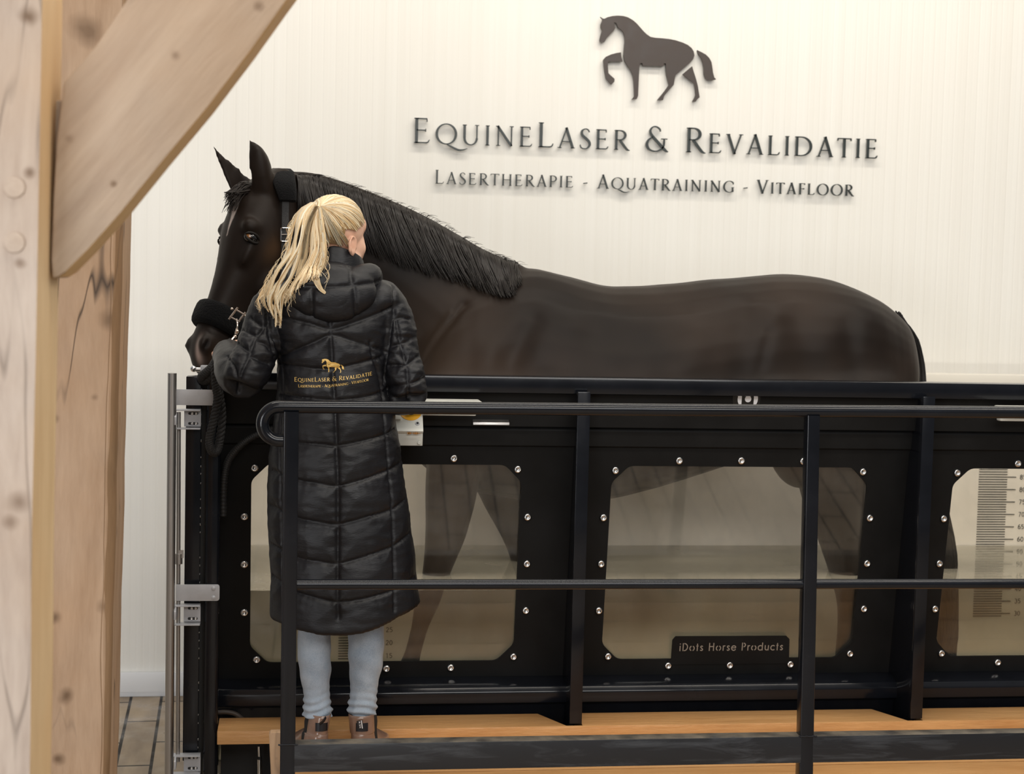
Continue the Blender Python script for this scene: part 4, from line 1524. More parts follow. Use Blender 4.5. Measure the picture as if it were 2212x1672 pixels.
low_n = np.array([0.0075 * noise.noise(Vector((p[0] * 3.6, p[1] * 3.0, p[2] * 4.2 + 7))) + 0.0028 * noise.noise(Vector((p[0] * 10, p[1] * 8, p[2] * 9))) for p in co])
disp = disp + low_n * np.clip((co[:, 0] - 0.2) / 0.35, 0, 1) * np.clip((co[:, 2] - 0.3) / 0.2, 0, 1)
co = co + nor * disp[:, None]
horse_me.vertices.foreach_set('co', co.ravel())
horse_me.update()

M_horse, t, b = nm('black_brown_coat')
a = node(t, 'ShaderNodeAttribute', attribute_name='tint')
t.links.new(a.outputs['Color'], b.inputs['Base Color'])
b.inputs['Roughness'].default_value = 0.47
b.inputs['Specular IOR Level'].default_value = 0.15
b.inputs['Sheen Weight'].default_value = 0.03
b.inputs['Sheen Roughness'].default_value = 0.5
b.inputs['Sheen Tint'].default_value = (1.0, 0.8, 0.66, 1)
fine = noise_tex(t, coords(t, (60, 60, 22)), 8.0, 2)
bump(t, b, fine, 0.02, 0.0006)
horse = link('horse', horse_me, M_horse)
horse.cycles.shadow_terminator_geometry_offset = 0.5
horse.cycles.shadow_terminator_offset = 0.15
tag(horse, 'black horse with a narrow white blaze standing in the treadmill, head turned to the woman', 'horse')

# eyes
M_lid = simple('eyelid_skin', (0.008, 0.006, 0.005), 0.6, spec=0.25)
M_eye, t, b = nm('horse_eye')
b.inputs['Roughness'].default_value = 0.04
b.inputs['Coat Weight'].default_value = 1.0
b.inputs['Coat Roughness'].default_value = 0.02
tc = node(t, 'ShaderNodeTexCoord')
dd = node(t, 'ShaderNodeVectorMath', operation='DISTANCE')
t.links.new(tc.outputs['Object'], dd.inputs[0])
for sgn in (1, -1):
    eb = hb0.ray_cast(hp_(.226, .047, sgn * 0.3), HS * -sgn)
    e_c = (eb[0] if eb[0] is not None else hp_(.226, .047, sgn * .085)) - HS * (sgn * (0.0075 if sgn > 0 else 0.022))
    if sgn == 1:
        dd.inputs[1].default_value = e_c + HS * 0.012 + HD * 0.0185 + HA * 0.004
    mb = MB().ball(e_c, (.019, .0245, .019), HM, 24, 16)
    mb.build('eye', M_eye, horse, fix=False)
    for dz, nm_ in ((-1, 'upper'), (1, 'lower')):
        pts = []
        for a_ in np.linspace(0.0, math.pi, 11):
            pts.append(e_c + HD * (.0265 * math.cos(a_)) + HA * (dz * .0180 * math.sin(a_) * (0.80 if dz > 0 else 0.72)) + HS * (sgn * (.0125 * math.sin(a_) ** 0.5 + 0.003)))
        mb = MB().tube(pts, [.002, .003, .0038, .0042, .0045, .0045, .0045, .0042, .0038, .003, .002], 10)
        o = mb.build('eyelid', M_lid, horse)
iris = ramp(t, dd.outputs['Value'], [(0.004, (0.24, 0.095, 0.02)), (0.0085, (0.10, 0.035, 0.008)), (0.0110, (0.004, 0.003, 0.003))])
t.links.new(iris, b.inputs['Base Color'])

# ---- hair: tapered strands
def strand(mb, pts, r0, r1, col, n=3):
    m_ = len(pts)
    mb.tube(pts, [r0 + (r1 - r0) * (i / (m_ - 1)) ** 1.6 for i in range(m_)], n, cap=False, col=col)


hb = bvh_of(horse_me)
M_mane = tinted('black_mane', 0.38, 0.3)
crest = [(640, 372), (672, 374), (700, 384), (760, 401), (820, 424), (870, 444), (930, 474), (990, 509), (1050, 538), (1085, 552), (1120, 565)]
low = [(650, 470), (690, 500), (720, 520), (790, 545), (850, 570), (905, 588), (960, 602), (1010, 618), (1055, 634), (1088, 643), (1108, 636), (1122, 612)]
cp, lp = smooth_path(crest, 400), smooth_path(low, 400)
mb = MB()


def surf_y(px, py, lift, last):
    h = cast(hb, px, py)
    if h[0] is None:
        return at(px, py, last)
    return h[0] - Vector(ray(px, py)).normalized() * lift


for i in range(2100):
    u = min(1.0, max(0.0, (i + rng.uniform(0, 1)) / 2100 + rng.normal(0, 0.006)))
    k = int(u * 399)
    c0, c1 = cp[k], lp[k]
    ln_ = 0.62 + 0.40 * rng.random() ** 0.6
    clump = noise.noise(Vector((u * 46, 0.3, 0))) * 10 + rng.normal(0, 4)
    lift = 0.006 + 0.022 * rng.random()
    pts = []
    last = YH - 0.02
    for j in range(11):
        s = j / 10
        x = c0[0] + (c1[0] - c0[0]) * (s ** 1.25) * ln_ + clump * s * s + 2.5 * math.sin(s * 5 + u * 60)
        y = c0[1] + (c1[1] - c0[1]) * s * ln_ + rng.normal(0, 0.6)
        if j == 0:
            p = at(c0[0] + rng.normal(0, 3), c0[1] + 4 + rng.random() * 5, YH - 0.03 - 0.15 * max(0, 1 - u * 1.6))
            q = hb.find_nearest(p)
            p = q[0] - q[1] * 0.003 + Vector((0, 0, 0.002))
            last = p.y
        else:
            p = surf_y(x, y, lift * min(1, s * 4 + 0.3), last)
            if p.y > last + 0.02:
                p = at(x, y, last)
            last = p.y
        pts.append(p)
    g = 0.75 + 0.7 * rng.random()
    strand(mb, pts, 0.0030, 0.0008, (0.0135 * g, 0.0105 * g, 0.009 * g))
for i in range(150):      # flyaway hairs above the crest
    k = int(rng.uniform(0, 399))
    c0 = cp[k]
    dx, dy = rng.normal(10, 5), -abs(rng.normal(0, 2.2))
    q = hb.find_nearest(at(c0[0], c0[1] + 3, YH - 0.03 - 0.15 * max(0, 1 - k / 399 * 1.6)))[0]
    pts = [q, q + Vector((dx * .0008, -0.006, 0.004 - dy * .001)), q + Vector((dx * .002, -0.016, 0.001 - dy * .0006))]
    strand(mb, [Vector(p) for p in smooth_path(pts, 6)], 0.0009, 0.0004, (0.02, 0.016, 0.013))
mb.build('mane', M_mane, horse, fix=False, angle=180)
# forelock
mb = MB()
for i in range(320):
    a_ = rng.random()
    x0_, y0_ = 572 - 50 * a_ + rng.normal(0, 3), 408 - 6 * a_ + rng.normal(0, 4)
    x1_, y1_ = 507 - 20 * rng.random() + rng.normal(0, 4), 415 + 46 * rng.random() ** 2.2
    Y0 = 5.30 + 0.03 * rng.random()
    Y1 = 5.22 + 0.06 * rng.random()
    xm, ym = (x0_ + x1_) / 2, min(y0_, y1_) + 2 + 6 * rng.random()
    pts = [Vector(p) for p in smooth_path([at(x0_, y0_, Y0), at(xm, ym, (Y0 + Y1) / 2 - .01), at(x1_, y1_, Y1)], 9)]
    g = 0.8 + 0.7 * rng.random()
    strand(mb, pts, 0.0022, 0.0007, (0.016 * g, 0.012 * g, 0.010 * g))
mb.build('forelock', M_mane, horse, fix=False, angle=180)
# tail: dock at the croup, hair to the hocks
mb = MB()
for i in range(700):
    a_, b_ = np.clip(rng.normal(0, 1, 2), -1.5, 1.5)
    g = 0.6 + 0.6 * rng.random()
    ctrl = [at(1936 + rng.normal(0, 4), 684 + rng.normal(0, 4), YH + b_ * .015), at(1966 + a_ * 6, 720, YH - .01 + b_ * .02), at(1981 + a_ * 8, 770, YH + b_ * .03),
            at(1985 + a_ * 10, 830, YH + b_ * .035), at(1988 + a_ * 11, 960, YH + b_ * .04), at(2030 + a_ * 15, 1120, YH + b_ * .045), at(2046 + a_ * 16, 1290 + rng.normal(0, 20), YH + b_ * .045),
            at(2044 + a_ * 12, 1395 + rng.normal(0, 25), YH + b_ * .04)]
    strand(mb, [Vector(p) for p in smooth_path(ctrl, 22)], 0.0032, 0.0012, (0.009 * g, 0.0075 * g, 0.007 * g))
mb.build('tail', M_mane, horse, fix=False, angle=180)

# ================================================================ HALTER AND LEAD ROPE
M_fleece, t, b = nm('black_fleece')
b.inputs['Base Color'].default_value = (0.004, 0.004, 0.0045, 1)
b.inputs['Roughness'].default_value = 0.95
b.inputs['Specular IOR Level'].default_value = 0.1
b.inputs['Sheen Weight'].default_value = 0.04
bump(t, b, noise_tex(t, coords(t), 190, 4), 0.9, 0.006)
M_web = simple('black_webbing', (0.010, 0.010, 0.011), 0.55, bumpy=0.5, bscale=500)
halter = thing('halter', 'black halter with fleece noseband and steel fittings on the head of the horse', 'halter', tuple(H0))


def head_loop(s_front, s_back, grow, n=44):
    """Closed loop round the head, further down the nose in front than at the jaw."""
    hsec = np.array(smooth_path(head, 120))
    pts = []
    for j in range(n):
        a_ = 2 * math.pi * j / n
        f = (1 + math.sin(a_)) / 2
        s = s_back + (s_front - s_back) * f
        k = np.argmin(abs(hsec[:, 0] - s))
        _, dor, ven, hw = hsec[k]
        c = (dor - ven) / 2
        r = (dor + ven) / 2
        pts.append(hp_(s, c + (r + grow) * math.copysign(abs(math.sin(a_)) ** 0.85, math.sin(a_)), (hw + grow) * math.copysign(abs(math.cos(a_)) ** 0.85, math.cos(a_))))
    return pts


loop = head_loop(0.492, 0.50, 0.010)
rs = []
for j, p in enumerate(loop):
    q, e = loop[j - 1], loop[(j + 1) % len(loop)]
    tg = (e - q).normalized()
    up = (HA - tg * HA.dot(tg)).normalized()
    ou = tg.cross(up)
    if ou.dot(p - hp_(0.49, -0.02, 0)) < 0:
        ou = -ou
    f = (1 + math.sin(2 * math.pi * j / len(loop))) / 2
    fat, tall = 0.008 + 0.010 * f, 0.022 + 0.018 * min(1, f * 2.2)
    ring = []
    for i in range(14):
        a_ = 2 * math.pi * i / 14
        ca, sa = math.cos(a_), math.sin(a_)
        ring.append(p + ou * (fat * math.copysign(abs(ca) ** 0.7, ca)) + up * (tall * math.copysign(abs(sa) ** 0.7, sa)))
    rs.append(ring)
mb = MB().rings(rs, loop=True)
o = mb.build('noseband', M_fleece, halter)
o['label'] = 'thick black fleece noseband'
# crown piece over the poll, behind the ears
crown = [(600, 380), (608, 400), (614, 432)]
rs = []
for (lx, rx, py, Y, th_) in ((588, 628, 364, 5.42, .014), (585, 635, 370, 5.35, .020), (588, 639, 392, 5.28, .020), (596, 641, 412, 5.25, .018), (603, 641, 432, 5.24, .015), (606, 639, 437, 5.245, .006)):
    pl_, pr_ = at(lx, py, Y), at(rx, py, Y)
    c, hw = (pl_ + pr_) / 2, (pr_ - pl_).length / 2
    rs.append([c + EX * (hw * math.copysign(abs(math.cos(a_)) ** .6, math.cos(a_))) + EY * (th_ * math.sin(a_)) for a_ in np.linspace(0, 2 * math.pi, 21)[:-1]])
mb = MB().rings(rs)
mb.build('crown_piece', M_fleece, halter)
mb = MB()
p0, p1 = at(617, 430, 5.24), at(614, 625, 5.22)
mb.rings([[p + Vector((sx * .011, sy * .002, 0)) for sx, sy in ((-1, -1), (1, -1), (1, 1), (-1, 1))] for p in (p0, p0.lerp(p1, .5), p1)])
mb.build('cheek_strap', M_web, halter, bevel=0.001)
bc = at(618, 507, 5.225)
mb = MB()
lp_ = [bc + Vector((0.0165 * math.copysign(min(1, abs(math.cos(a_)) * 1.35), math.cos(a_)), 0, 0.0215 * math.copysign(min(1, abs(math.sin(a_)) * 1.35), math.sin(a_)))) for a_ in np.linspace(0, 2 * math.pi, 33)[:-1]]
mb.tube(lp_, 0.0026, 10, loop=True)
mb.tube([bc + Vector((-.016, 0, 0)), bc + Vector((.012, -.002, 0.002))], 0.0018, 8)
o = mb.build('buckle', M_chrome, halter)
o['label'] = 'shiny square buckle'
# square joining ring by the mouth
M_ring = simple('warm_nickel', (0.75, 0.62, 0.52), 0.2, 1.0)
rc = at(514, 681, 5.03)
mb = MB()
cor = [at(x, y, 5.03) for x, y in ((510, 669), (527, 679), (516, 694), (498, 685))]
for i in range(4):
    a_, e_ = cor[i], cor[(i + 1) % 4]
    ex = (e_ - a_) * (0.30 if i % 2 else 0.12)
    mb.tube([a_ - ex, e_ + ex], 0.0028, 10)
mb.ball(at(501, 667, 5.028), 0.0042)
mb.ball(at(530, 682, 5.028), 0.0036)
mb.build('square_ring', M_ring, halter)
mb = MB()
p0, p1 = at(511, 668, 5.03), at(497, 662, 5.07)
mb.tube([at(519, 688, 5.035), at(545, 700, 5.08), at(600, 705, 5.12)], 0.009, 10, flat=0.4)
mb.build('chin_strap', M_web, halter)

rope = thing('lead_rope', 'black braided lead rope with a snap hook, hanging in a loop from her left hand', 'lead rope', tuple(at(470, 780, 4.93)))
mb = MB()
mb.tube([Vector(p) for p in smooth_path([at(511, 689, 5.02), at(513, 700, 5.012), at(512, 712, 5.01)], 8)], 0.0022, 10)
mb.tube([at(512, 710, 5.01), at(510, 722, 5.005)], [0.0042, 0.0050], 12)
mb.ball(at(512, 716, 5.004), 0.0062)
mb.ball(at(508, 727, 5.0), 0.0055)
mb.tube([Vector(p) for p in smooth_path([at(508, 727, 5.0), at(502, 733, 4.995), at(497, 742, 4.99)], 6)], 0.0045, 10)
mb.build('snap_hook', M_ring, rope)
M_rope = simple('braided_rope', (0.014, 0.013, 0.013), 0.7, bumpy=0.6, bscale=250)


def braid(mb, ctrl, r, turns, n=220):
    """Three plied strands round a path."""
    ps = [Vector(p) for p in smooth_path(ctrl, n)]
    fr = frames(ps)
    for q in range(3):
        pp = []
        for i, (p, tg, u, w_) in enumerate(fr):
            a_ = 2 * math.pi * (turns * i / n + q / 3)
            pp.append(p + u * (r * 0.62 * math.cos(a_)) + w_ * (r * 0.62 * math.sin(a_)))
        mb.tube(pp, r * 0.62, 8)


mb = MB()
braid(mb, [at(500, 738, 4.99), at(484, 752, 4.97), at(472, 768, 4.93), at(465, 790, 4.90), at(466, 830, 4.89), at(470, 862, 4.885), at(462, 905, 4.88), at(453, 945, 4.88), at(455, 970, 4.88), at(466, 978, 4.89), at(474, 955, 4.905), at(480, 900, 4.915), at(474, 850, 4.92), at(468, 810, 4.92), at(470, 785, 4.925)], 0.011, 26)
mb.build('rope', M_rope, rope, fix=False, angle=180)
mb = MB()
braid(mb, [at(470, 776, 4.93), at(458, 795, 4.925), at(446, 806, 4.93), at(437, 814, 4.945), at(441, 822, 4.955), at(456, 816, 4.935), at(467, 800, 4.925)], 0.013, 8, 90)
mb.build('rope_end', M_rope, rope, fix=False, angle=180)

# ================================================================ THE WOMAN
YW = 4.73
SK = (0.62, 0.34, 0.24)
woman = None
head_c = at(729, 509, YW)
HT = math.radians(46)
FW = Vector((math.sin(HT), math.cos(HT), -0.10)).normalized()      # where she looks
RT = Vector((math.cos(HT), -math.sin(HT), 0)).normalized()         # her right side
UPH = RT.cross(FW).normalized()
HMW = Matrix((RT, FW, UPH)).transposed()


def hd(r, f, u):
    return head_c + RT * r + FW * f + UPH * u


mb = MB()
mb.ball(hd(0, -0.012, 0.022), (0.074, 0.094, 0.086), HMW, 28, 18)         # skull
mb.ball(hd(0, 0.040, -0.030), (0.060, 0.052, 0.072), HMW, 24, 16)         # face
mb.ball(hd(0, 0.052, -0.080), (0.036, 0.036, 0.030), HMW)                 # chin
mb.ball(hd(0, 0.052, 0.036), (0.058, 0.030, 0.040), HMW)                  # brow
for s in (1, -1):
    mb.ball(hd(s * 0.036, 0.056, -0.030), (0.022, 0.022, 0.026), HMW)     # cheeks
    mb.ball(hd(s * 0.050, 0.012, -0.068), (0.018, 0.042, 0.026), HMW)     # jaw
    # ear: rim and lobe
    e0 = hd(s * 0.070, -0.006, -0.036)
    pts = [e0 + FW * (-0.012 + 0.016 * math.cos(a)) + UPH * (0.006 + 0.025 * math.sin(a)) + RT * (s * (0.010 + 0.006 * (1 - math.cos(a)) / 2)) for a in np.linspace(-1.3, math.pi + 1.2, 16)]
    mb.tube(pts, [0.0048] * 16, 8)
    mb.ball(e0 + RT * (s * 0.005) - FW * 0.008 + UPH * 0.002, (0.008, 0.013, 0.022), HMW)
    mb.ball(e0 + RT * (s * 0.008) - UPH * 0.019 - FW * 0.004, (0.005, 0.007, 0.008), HMW)
mb.rings([sring(hd(0, 0.086 + 0.022 * k, 0.012 - 0.042 * k), RT, UPH, 0.007 + 0.009 * k, 0.010, 0.010, 12) for k in np.linspace(0, 1, 6)])   # nose
mb.ball(hd(0, 0.084, -0.056), (0.022, 0.012, 0.006), HMW)
mb.ball(hd(0, 0.082, -0.064), (0.019, 0.012, 0.007), HMW)
neck0, neck1 = hd(0, -0.025, -0.05), at(722, 640, YW + 0.005)
mb.tube([neck0, neck0.lerp(neck1, 0.5), neck1], [0.056, 0.054, 0.062], 20)
# trunk and legs (inside the clothes)
body_rows = [(632, 650, 800, .075), (665, 590, 835, .085), (720, 596, 830, .092), (790, 612, 822, .085), (850, 616, 824, .09), (930, 604, 836, .11), (1000, 602, 846, .12), (1070, 612, 850, .11)]


def row_ring(py, l, r, dy, Y, n=36, e=2.3):
    a, c = at(l, py, Y), at(r, py, Y)
    m_ = (a + c) / 2
    return sring(m_, EX, EY, (c.x - a.x) / 2, dy, dy, n, e, e)


mb.rings([row_ring(py, l, r, dy, YW + 0.005) for py, l, r, dy in smooth_path(body_rows, 30)])
JL = [(672, 1010, .085), (672, 1130, .075), (676, 1260, .060), (679, 1340, .046), (679, 1400, .046), (681, 1450, .043), (684, 1500, .034), (687, 1545, .032), (687, 1600, .032)]
JR = [(770, 1010, .085), (780, 1130, .075), (790, 1260, .060), (791, 1330, .050), (791, 1390, .050), (790, 1440, .046), (786, 1490, .036), (782, 1540, .032), (782, 1600, .032)]
for J in (JL, JR):
    q = smooth_path([(*at(x, y, YW - 0.005), r_) for x, y, r_ in J], 40)
    mb.tube([Vector(p[:3]) for p in q], [p[3] - 0.006 for p in q], 16)
# arms
shL, elL, wrL = at(590, 672, YW + 0.0), at(528, 810, YW - 0.065), at(492, 766, YW + 0.115)
shR, elR, wrR = at(836, 662, YW - 0.01), at(880, 838, YW - 0.035), at(780, 840, YW + 0.13)
for s_, e_, w_ in ((shL, elL, wrL), (shR, elR, wrR)):
    mb.tube([s_, s_.lerp(e_, .5), e_], [.038, .034, .028], 14)
    mb.tube([e_, e_.lerp(w_, .4), w_], [.028, .028, .022], 14)
# hands: palm, four fingers, thumb, closed on what they hold


def hand(w, d, up, curl, thumb_side):
    d = d.normalized()
    up = (up - d * up.dot(d)).normalized()
    sd = d.cross(up)
    palm = w + d * 0.045
    Mh = Matrix((sd, d, up)).transposed()
    mb.ball(palm, (0.036, 0.048, 0.015), Mh)
    mb.tube([w - d * 0.02, w, w + d * 0.03], [0.024, 0.023, 0.026], 12, flat=0.75)
    for k, (off, l1) in enumerate(((-0.027, .036), (-0.009, .041), (0.009, .039), (0.026, .031))):
        b_ = palm + d * 0.036 + sd * off
        pts, dd, q = [b_], d.copy(), b_.copy()
        for j, seg in enumerate((l1, l1 * .72, l1 * .55)):
            a_ = curl * (0.55 + 0.35 * j) * (1 + 0.06 * k)
            dd = (dd * math.cos(a_) - up * math.sin(a_)).normalized()
            q = q + dd * seg
            pts.append(q.copy())
        qq = smooth_path(pts, 10)
        mb.tube([Vector(p) for p in qq], [0.0092 - 0.0003 * i for i in range(10)], 10)
        mb.ball(pts[-1], 0.0066, nu=10, nv=8)
    b_ = w + d * 0.02 + sd * (0.028 * thumb_side)
    pts = [b_, b_ + d * 0.03 + sd * (0.016 * thumb_side) - up * 0.010, b_ + d * 0.058 + sd * (0.010 * thumb_side) - up * 0.026, b_ + d * 0.074 - up * 0.038]
    mb.tube([Vector(p) for p in smooth_path(pts, 9)], [0.0125, .012, .0115, .011, .0105, .010, .0095, .009, .0075], 10)


hand(wrL, at(470, 745, YW + 0.22) - wrL, Vector((-0.6, -0.3, 0.7)), 1.15, 1)
hand(wrR, at(690, 818, YW + 0.17) - wrR, Vector((0, -0.5, 0.8)), 0.6, -1)
wm = fused(mb, 0.0046, 4, 0.5)
M_skin, t, b = nm('skin')
b.inputs['Base Color'].default_value = (*SK, 1)
b.inputs['Roughness'].default_value = 0.48
b.inputs['Subsurface Weight'].default_value = 0.12
b.inputs['Subsurface Radius'].default_value = (0.012, 0.005, 0.003)
b.inputs['Subsurface Scale'].default_value = 0.6
v = noise_tex(t, coords(t), 22, 4)
t.links.new(ramp(t, v, [(0.3, (0.68, 0.38, 0.26)), (0.7, (0.77, 0.49, 0.36))]), b.inputs['Base Color'])
bump(t, b, noise_tex(t, coords(t), 400, 2), 0.1, 0.001)
woman = link('person', wm, M_skin)
tag(woman, 'person in a long black quilted coat seen from behind, blonde ponytail, holding a rope', 'person')
for s in (1, -1):
    ec = hd(s * 0.028, 0.066, 0.004)
    mb = MB().ball(ec, 0.0105, nu=14, nv=10)
    mb.build('eye', simple('eye_white', (0.7, 0.68, 0.65), 0.15), woman, fix=False)
M_lip = simple('lips', (0.50, 0.18, 0.15), 0.4)
mb = MB().ball(hd(0, 0.0875, -0.0555), (0.020, 0.010, 0.0055), HMW)
mb.ball(hd(0, 0.086, -0.064), (0.017, 0.010, 0.0062), HMW)
mb.build('mouth', M_lip, woman)

# ---------------------------------------------------------------- coat
mb = MB()
rows = [(606, 640, 812, .085), (622, 606, 832, .100), (650, 580, 848, .115), (700, 580, 846, .125), (760, 600, 838, .125), (800, 603, 835, .122), (850, 603, 839, .130), (900, 597, 849, .142), (950, 590, 857, .152), (1000, 584, 864, .158),
        (1050, 582, 871, .162), (1100, 582, 878, .165), (1150, 584, 885, .168), (1200, 587, 891, .172), (1250, 588, 896, .176), (1300, 589, 901, .180)]
rs = [row_ring(py, l, r, dy, YW, 56, 2.35) for py, l, r, dy in smooth_path(rows, 70)]


def hem_shift(p):
    """The hem dips in the middle of the back and rises towards her right side."""
    u = (p.x - at(730, 1300, YW).x) / 0.215
    back = max(0.0, (YW + 0.05 - p.y) / 0.2)
    return -0.016 * max(0, 1 - u * u) * back * 1.6 + 0.030 * max(0, u) ** 1.5 - 0.012 * max(0, -u) * (1 - back)


last = rs[-1]
zl = last[0].z
base = [Vector((p.x, p.y, zl - 0.028 + hem_shift(p))) for p in last]
mid = [Vector((p.x, p.y, zl - 0.012 + hem_shift(p) * 0.6)) for p in last]
cen = sum(base, Vector()) / len(base)


def inset(r_, k, dz):
    return [Vector((cen.x + (p.x - cen.x) * k, cen.y + (p.y - cen.y) * k, p.z + dz)) for p in r_]


rs += [mid, base, inset(base, 0.93, 0.0), inset(base, 0.88, 0.05), inset(base, 0.80, 0.09)]
mb.rings(rs)
# shoulders and sleeves
mb.ball(at(604, 660, YW), (0.070, 0.080, 0.060))
mb.ball(at(822, 648, YW - 0.01), (0.062, 0.085, 0.055))
mb.ball(at(712, 632, YW - 0.02), (0.135, 0.10, 0.050))


def sleeve(pts):
    q = smooth_path([(*p, r_) for p, r_ in pts], 36)
    mb.tube([Vector(p[:3]) for p in q], [p[3] for p in q], 20)


sleeve([(at(598, 664, YW), .068), (at(575, 715, YW - .02), .066), (at(552, 765, YW - .05), .060), (at(532, 806, YW - .075), .060), (at(526, 826, YW - .08), .050)])
sleeve([(at(530, 818, YW - .075), .058), (at(515, 804, YW - 0.02), .060), (at(504, 784, YW + .05), .050), (at(497, 770, YW + .10), .042), (at(492, 766, YW + .125), .041)])
sleeve([(at(826, 655, YW - .01), .060), (at(850, 700, YW - .02), .058), (at(861, 760, YW - .03), .054), (at(876, 815, YW - .045), .056), (at(882, 850, YW - .05), .052)])
sleeve([(at(882, 846, YW - .05), .055), (at(868, 852, YW - 0.0), .056), (at(836, 850, YW + .06), .050), (at(796, 842, YW + .11), .043), (at(786, 840, YW + .125), .042)])
coat_me = fused(mb, 0.0042, 10, 0.5)
cb_ = bvh_of(coat_me)

SEAMS_V = [  # lengthwise seams (thin, no puff between): pixel polylines on the back
    [(710, 660), (713, 700), (715, 740), (717, 780), (720, 830), (722, 850), (725, 897), (727, 962), (730, 1049), (730, 1131), (730, 1218), (730, 1300), (731, 1335)],
    [(800, 740), (806, 775), (815, 800), (826, 850), (830, 905), (834, 945), (839, 1008), (847, 1096), (850, 1179), (851, 1248), (852, 1318)],
    [(577, 677), (582, 710), (594, 740), (604, 770), (611, 800), (612, 850), (608, 900), (604, 960), (606, 1040), (608, 1120), (610, 1200), (612, 1310)],
    [(849, 618), (851, 661), (846, 700), (843, 719), (837, 760), (833, 790), (828, 830)],
    [(574, 640), (576, 670), (577, 700), (583, 730), (590, 760)],
    [(577, 700), (565, 716), (552, 733), (545, 750), (538, 772), (530, 790), (522, 808), (514, 846)],
    [(850, 670), (857, 700), (864, 740), (872, 770), (879, 801), (881, 830), (881, 859)],
]
SEAMS_H = [
    [(577, 677), (620, 688), (670, 700), (715, 711), (760, 699), (810, 680), (850, 663)],
    [(606, 771), (640, 756), (680, 739), (716, 724), (760, 736), (800, 748), (838, 762)],
    [(604, 785), (650, 793), (700, 798), (740, 793), (780, 784), (822, 772)],
    [(602, 850), (660, 860), (722, 864), (775, 860), (810, 852), (836, 840)],
    [(584, 945), (612, 951), (648, 957), (700, 961), (727, 963), (780, 953), (833, 938), (858, 921)],
    [(582, 1012), (613, 1027), (646, 1038), (690, 1045), (730, 1050), (790, 1034), (842, 1014), (870, 997)],
    [(581, 1090), (614, 1107), (644, 1120), (690, 1129), (730, 1133), (790, 1118), (847, 1100), (880, 1074)],
    [(584, 1172), (614, 1192), (644, 1206), (690, 1214), (730, 1218), (790, 1202), (850, 1179), (888, 1150)],
    [(588, 1242), (614, 1264), (641, 1280), (690, 1294), (731, 1301), (790, 1293), (852, 1274), (897, 1245)],
    [(543, 688), (558, 700), (572, 712)], [(523, 712), (540, 720), (556, 728)], [(508, 735), (525, 750), (543, 764)],
    [(556, 738), (575, 745), (592, 770)], [(540, 770), (560, 778), (580, 786)], [(492, 770), (505, 790), (512, 815)],
    [(841, 752), (855, 747), (885, 736)], [(840, 790), (860, 789), (877, 790), (890, 780), (903, 770)], [(836, 838), (860, 834), (887, 829), (905, 822), (918, 814)],
    [(850, 690), (868, 686), (884, 690)],
]
samples, meta = [], []
arc0 = 0.0
for grp, L_ in ((0, SEAMS_V), (1, SEAMS_H)):
    for s in L_:
        pth = smooth_path(s, max(24, int(sum(math.dist(s[i], s[i + 1]) for i in range(len(s) - 1)) / 2.2)))
        prev = None
        for p in pth:
            h = cast(cb_, p[0], p[1])
            if h[0] is None or (prev is not None and (h[0] - prev).length > 0.06):
                continue
            if prev is not None:
                arc0 += (h[0] - prev).length
            prev = h[0]
            samples.append(h[0])
            meta.append((arc0, grp))
        arc0 += 3.0
kd = KDTree(len(samples))
for i, p in enumerate(samples):
    kd.insert(p, i)
kd.balance()
n_ = len(coat_me.vertices)
co = np.empty(n_ * 3)
no = np.empty(n_ * 3)
coat_me.vertices.foreach_get('co', co)
coat_me.vertices.foreach_get('normal', no)
co, no = co.reshape(-1, 3), no.reshape(-1, 3)
disp = np.zeros(n_)
for i in range(n_):
    p = Vector(co[i])
    _, k, d = kd.find(p)
    if no[i, 1] > 0.25 and d > 0.02:          # front of the coat: plain rings of stitching
        z = (p.z - 0.06) % 0.108
        d = min(d, min(z, 0.108 - z))
        ar, g = p.x, 1
    else:
        ar, g = meta[k]
    puff = 0.0080 * (1 - math.exp(-(d / 0.028) ** 1.3)) - 0.0060 * math.exp(-(d / 0.0046) ** 2)
    wr = noise.noise(Vector((ar * 34.0, d * 9.0, 0.7 * g))) + 0.6 * noise.noise(Vector((ar * 75.0, d * 14.0, 3.1)))
    puff += 0.0030 * wr * math.exp(-(d / 0.026) ** 1.5) * min(1, d / 0.004)
    puff += 0.0012 * noise.noise(p * 13.0) + 0.0016 * noise.noise(Vector((p.x * 24, p.y * 24, p.z * 60)))
    disp[i] = puff
# crumpled folds inside the elbows
for c_, r_ in ((at(520, 800, YW - 0.12), .10), (at(560, 730, YW - .1), .09), (at(880, 800, YW - 0.1), .12), (at(870, 720, YW - .08), .08), (at(600, 770, YW - .1), .05), (at(868, 1000, YW - .02), .06), (at(878, 1100, YW - .02), .06)):
    d = np.linalg.norm(co - np.array(c_), axis=1)
    sel = np.where(d < r_ * 1.6)[0]
    for i in sel:
        p = Vector(co[i])
        disp[i] += 0.0034 * math.exp(-(d[i] / r_) ** 2) * noise.noise(Vector((p.x * 30 + p.z * 26, p.y * 18, p.z * 78)))
co += no * disp[:, None]
coat_me.vertices.foreach_set('co', co.ravel())
coat_me.update()
M_coat, t, b = nm('black_nylon')
b.inputs['Base Color'].default_value = (0.007, 0.007, 0.009, 1)
b.inputs['Roughness'].default_value = 0.46
b.inputs['Specular IOR Level'].default_value = 0.36
b.inputs['Sheen Weight'].default_value = 0.0
v = coords(t)
w_ = node(t, 'ShaderNodeMath', operation='ADD')
t.links.new(noise_tex(t, coords(t, (1, 1, 2.6)), 38, 5, 0.6, 0.6), w_.inputs[0])
t.links.new(noise_tex(t, coords(t, (1, 1, 3.0), rot=(0.4, 0.5, 0)), 85, 3), w_.inputs[1])
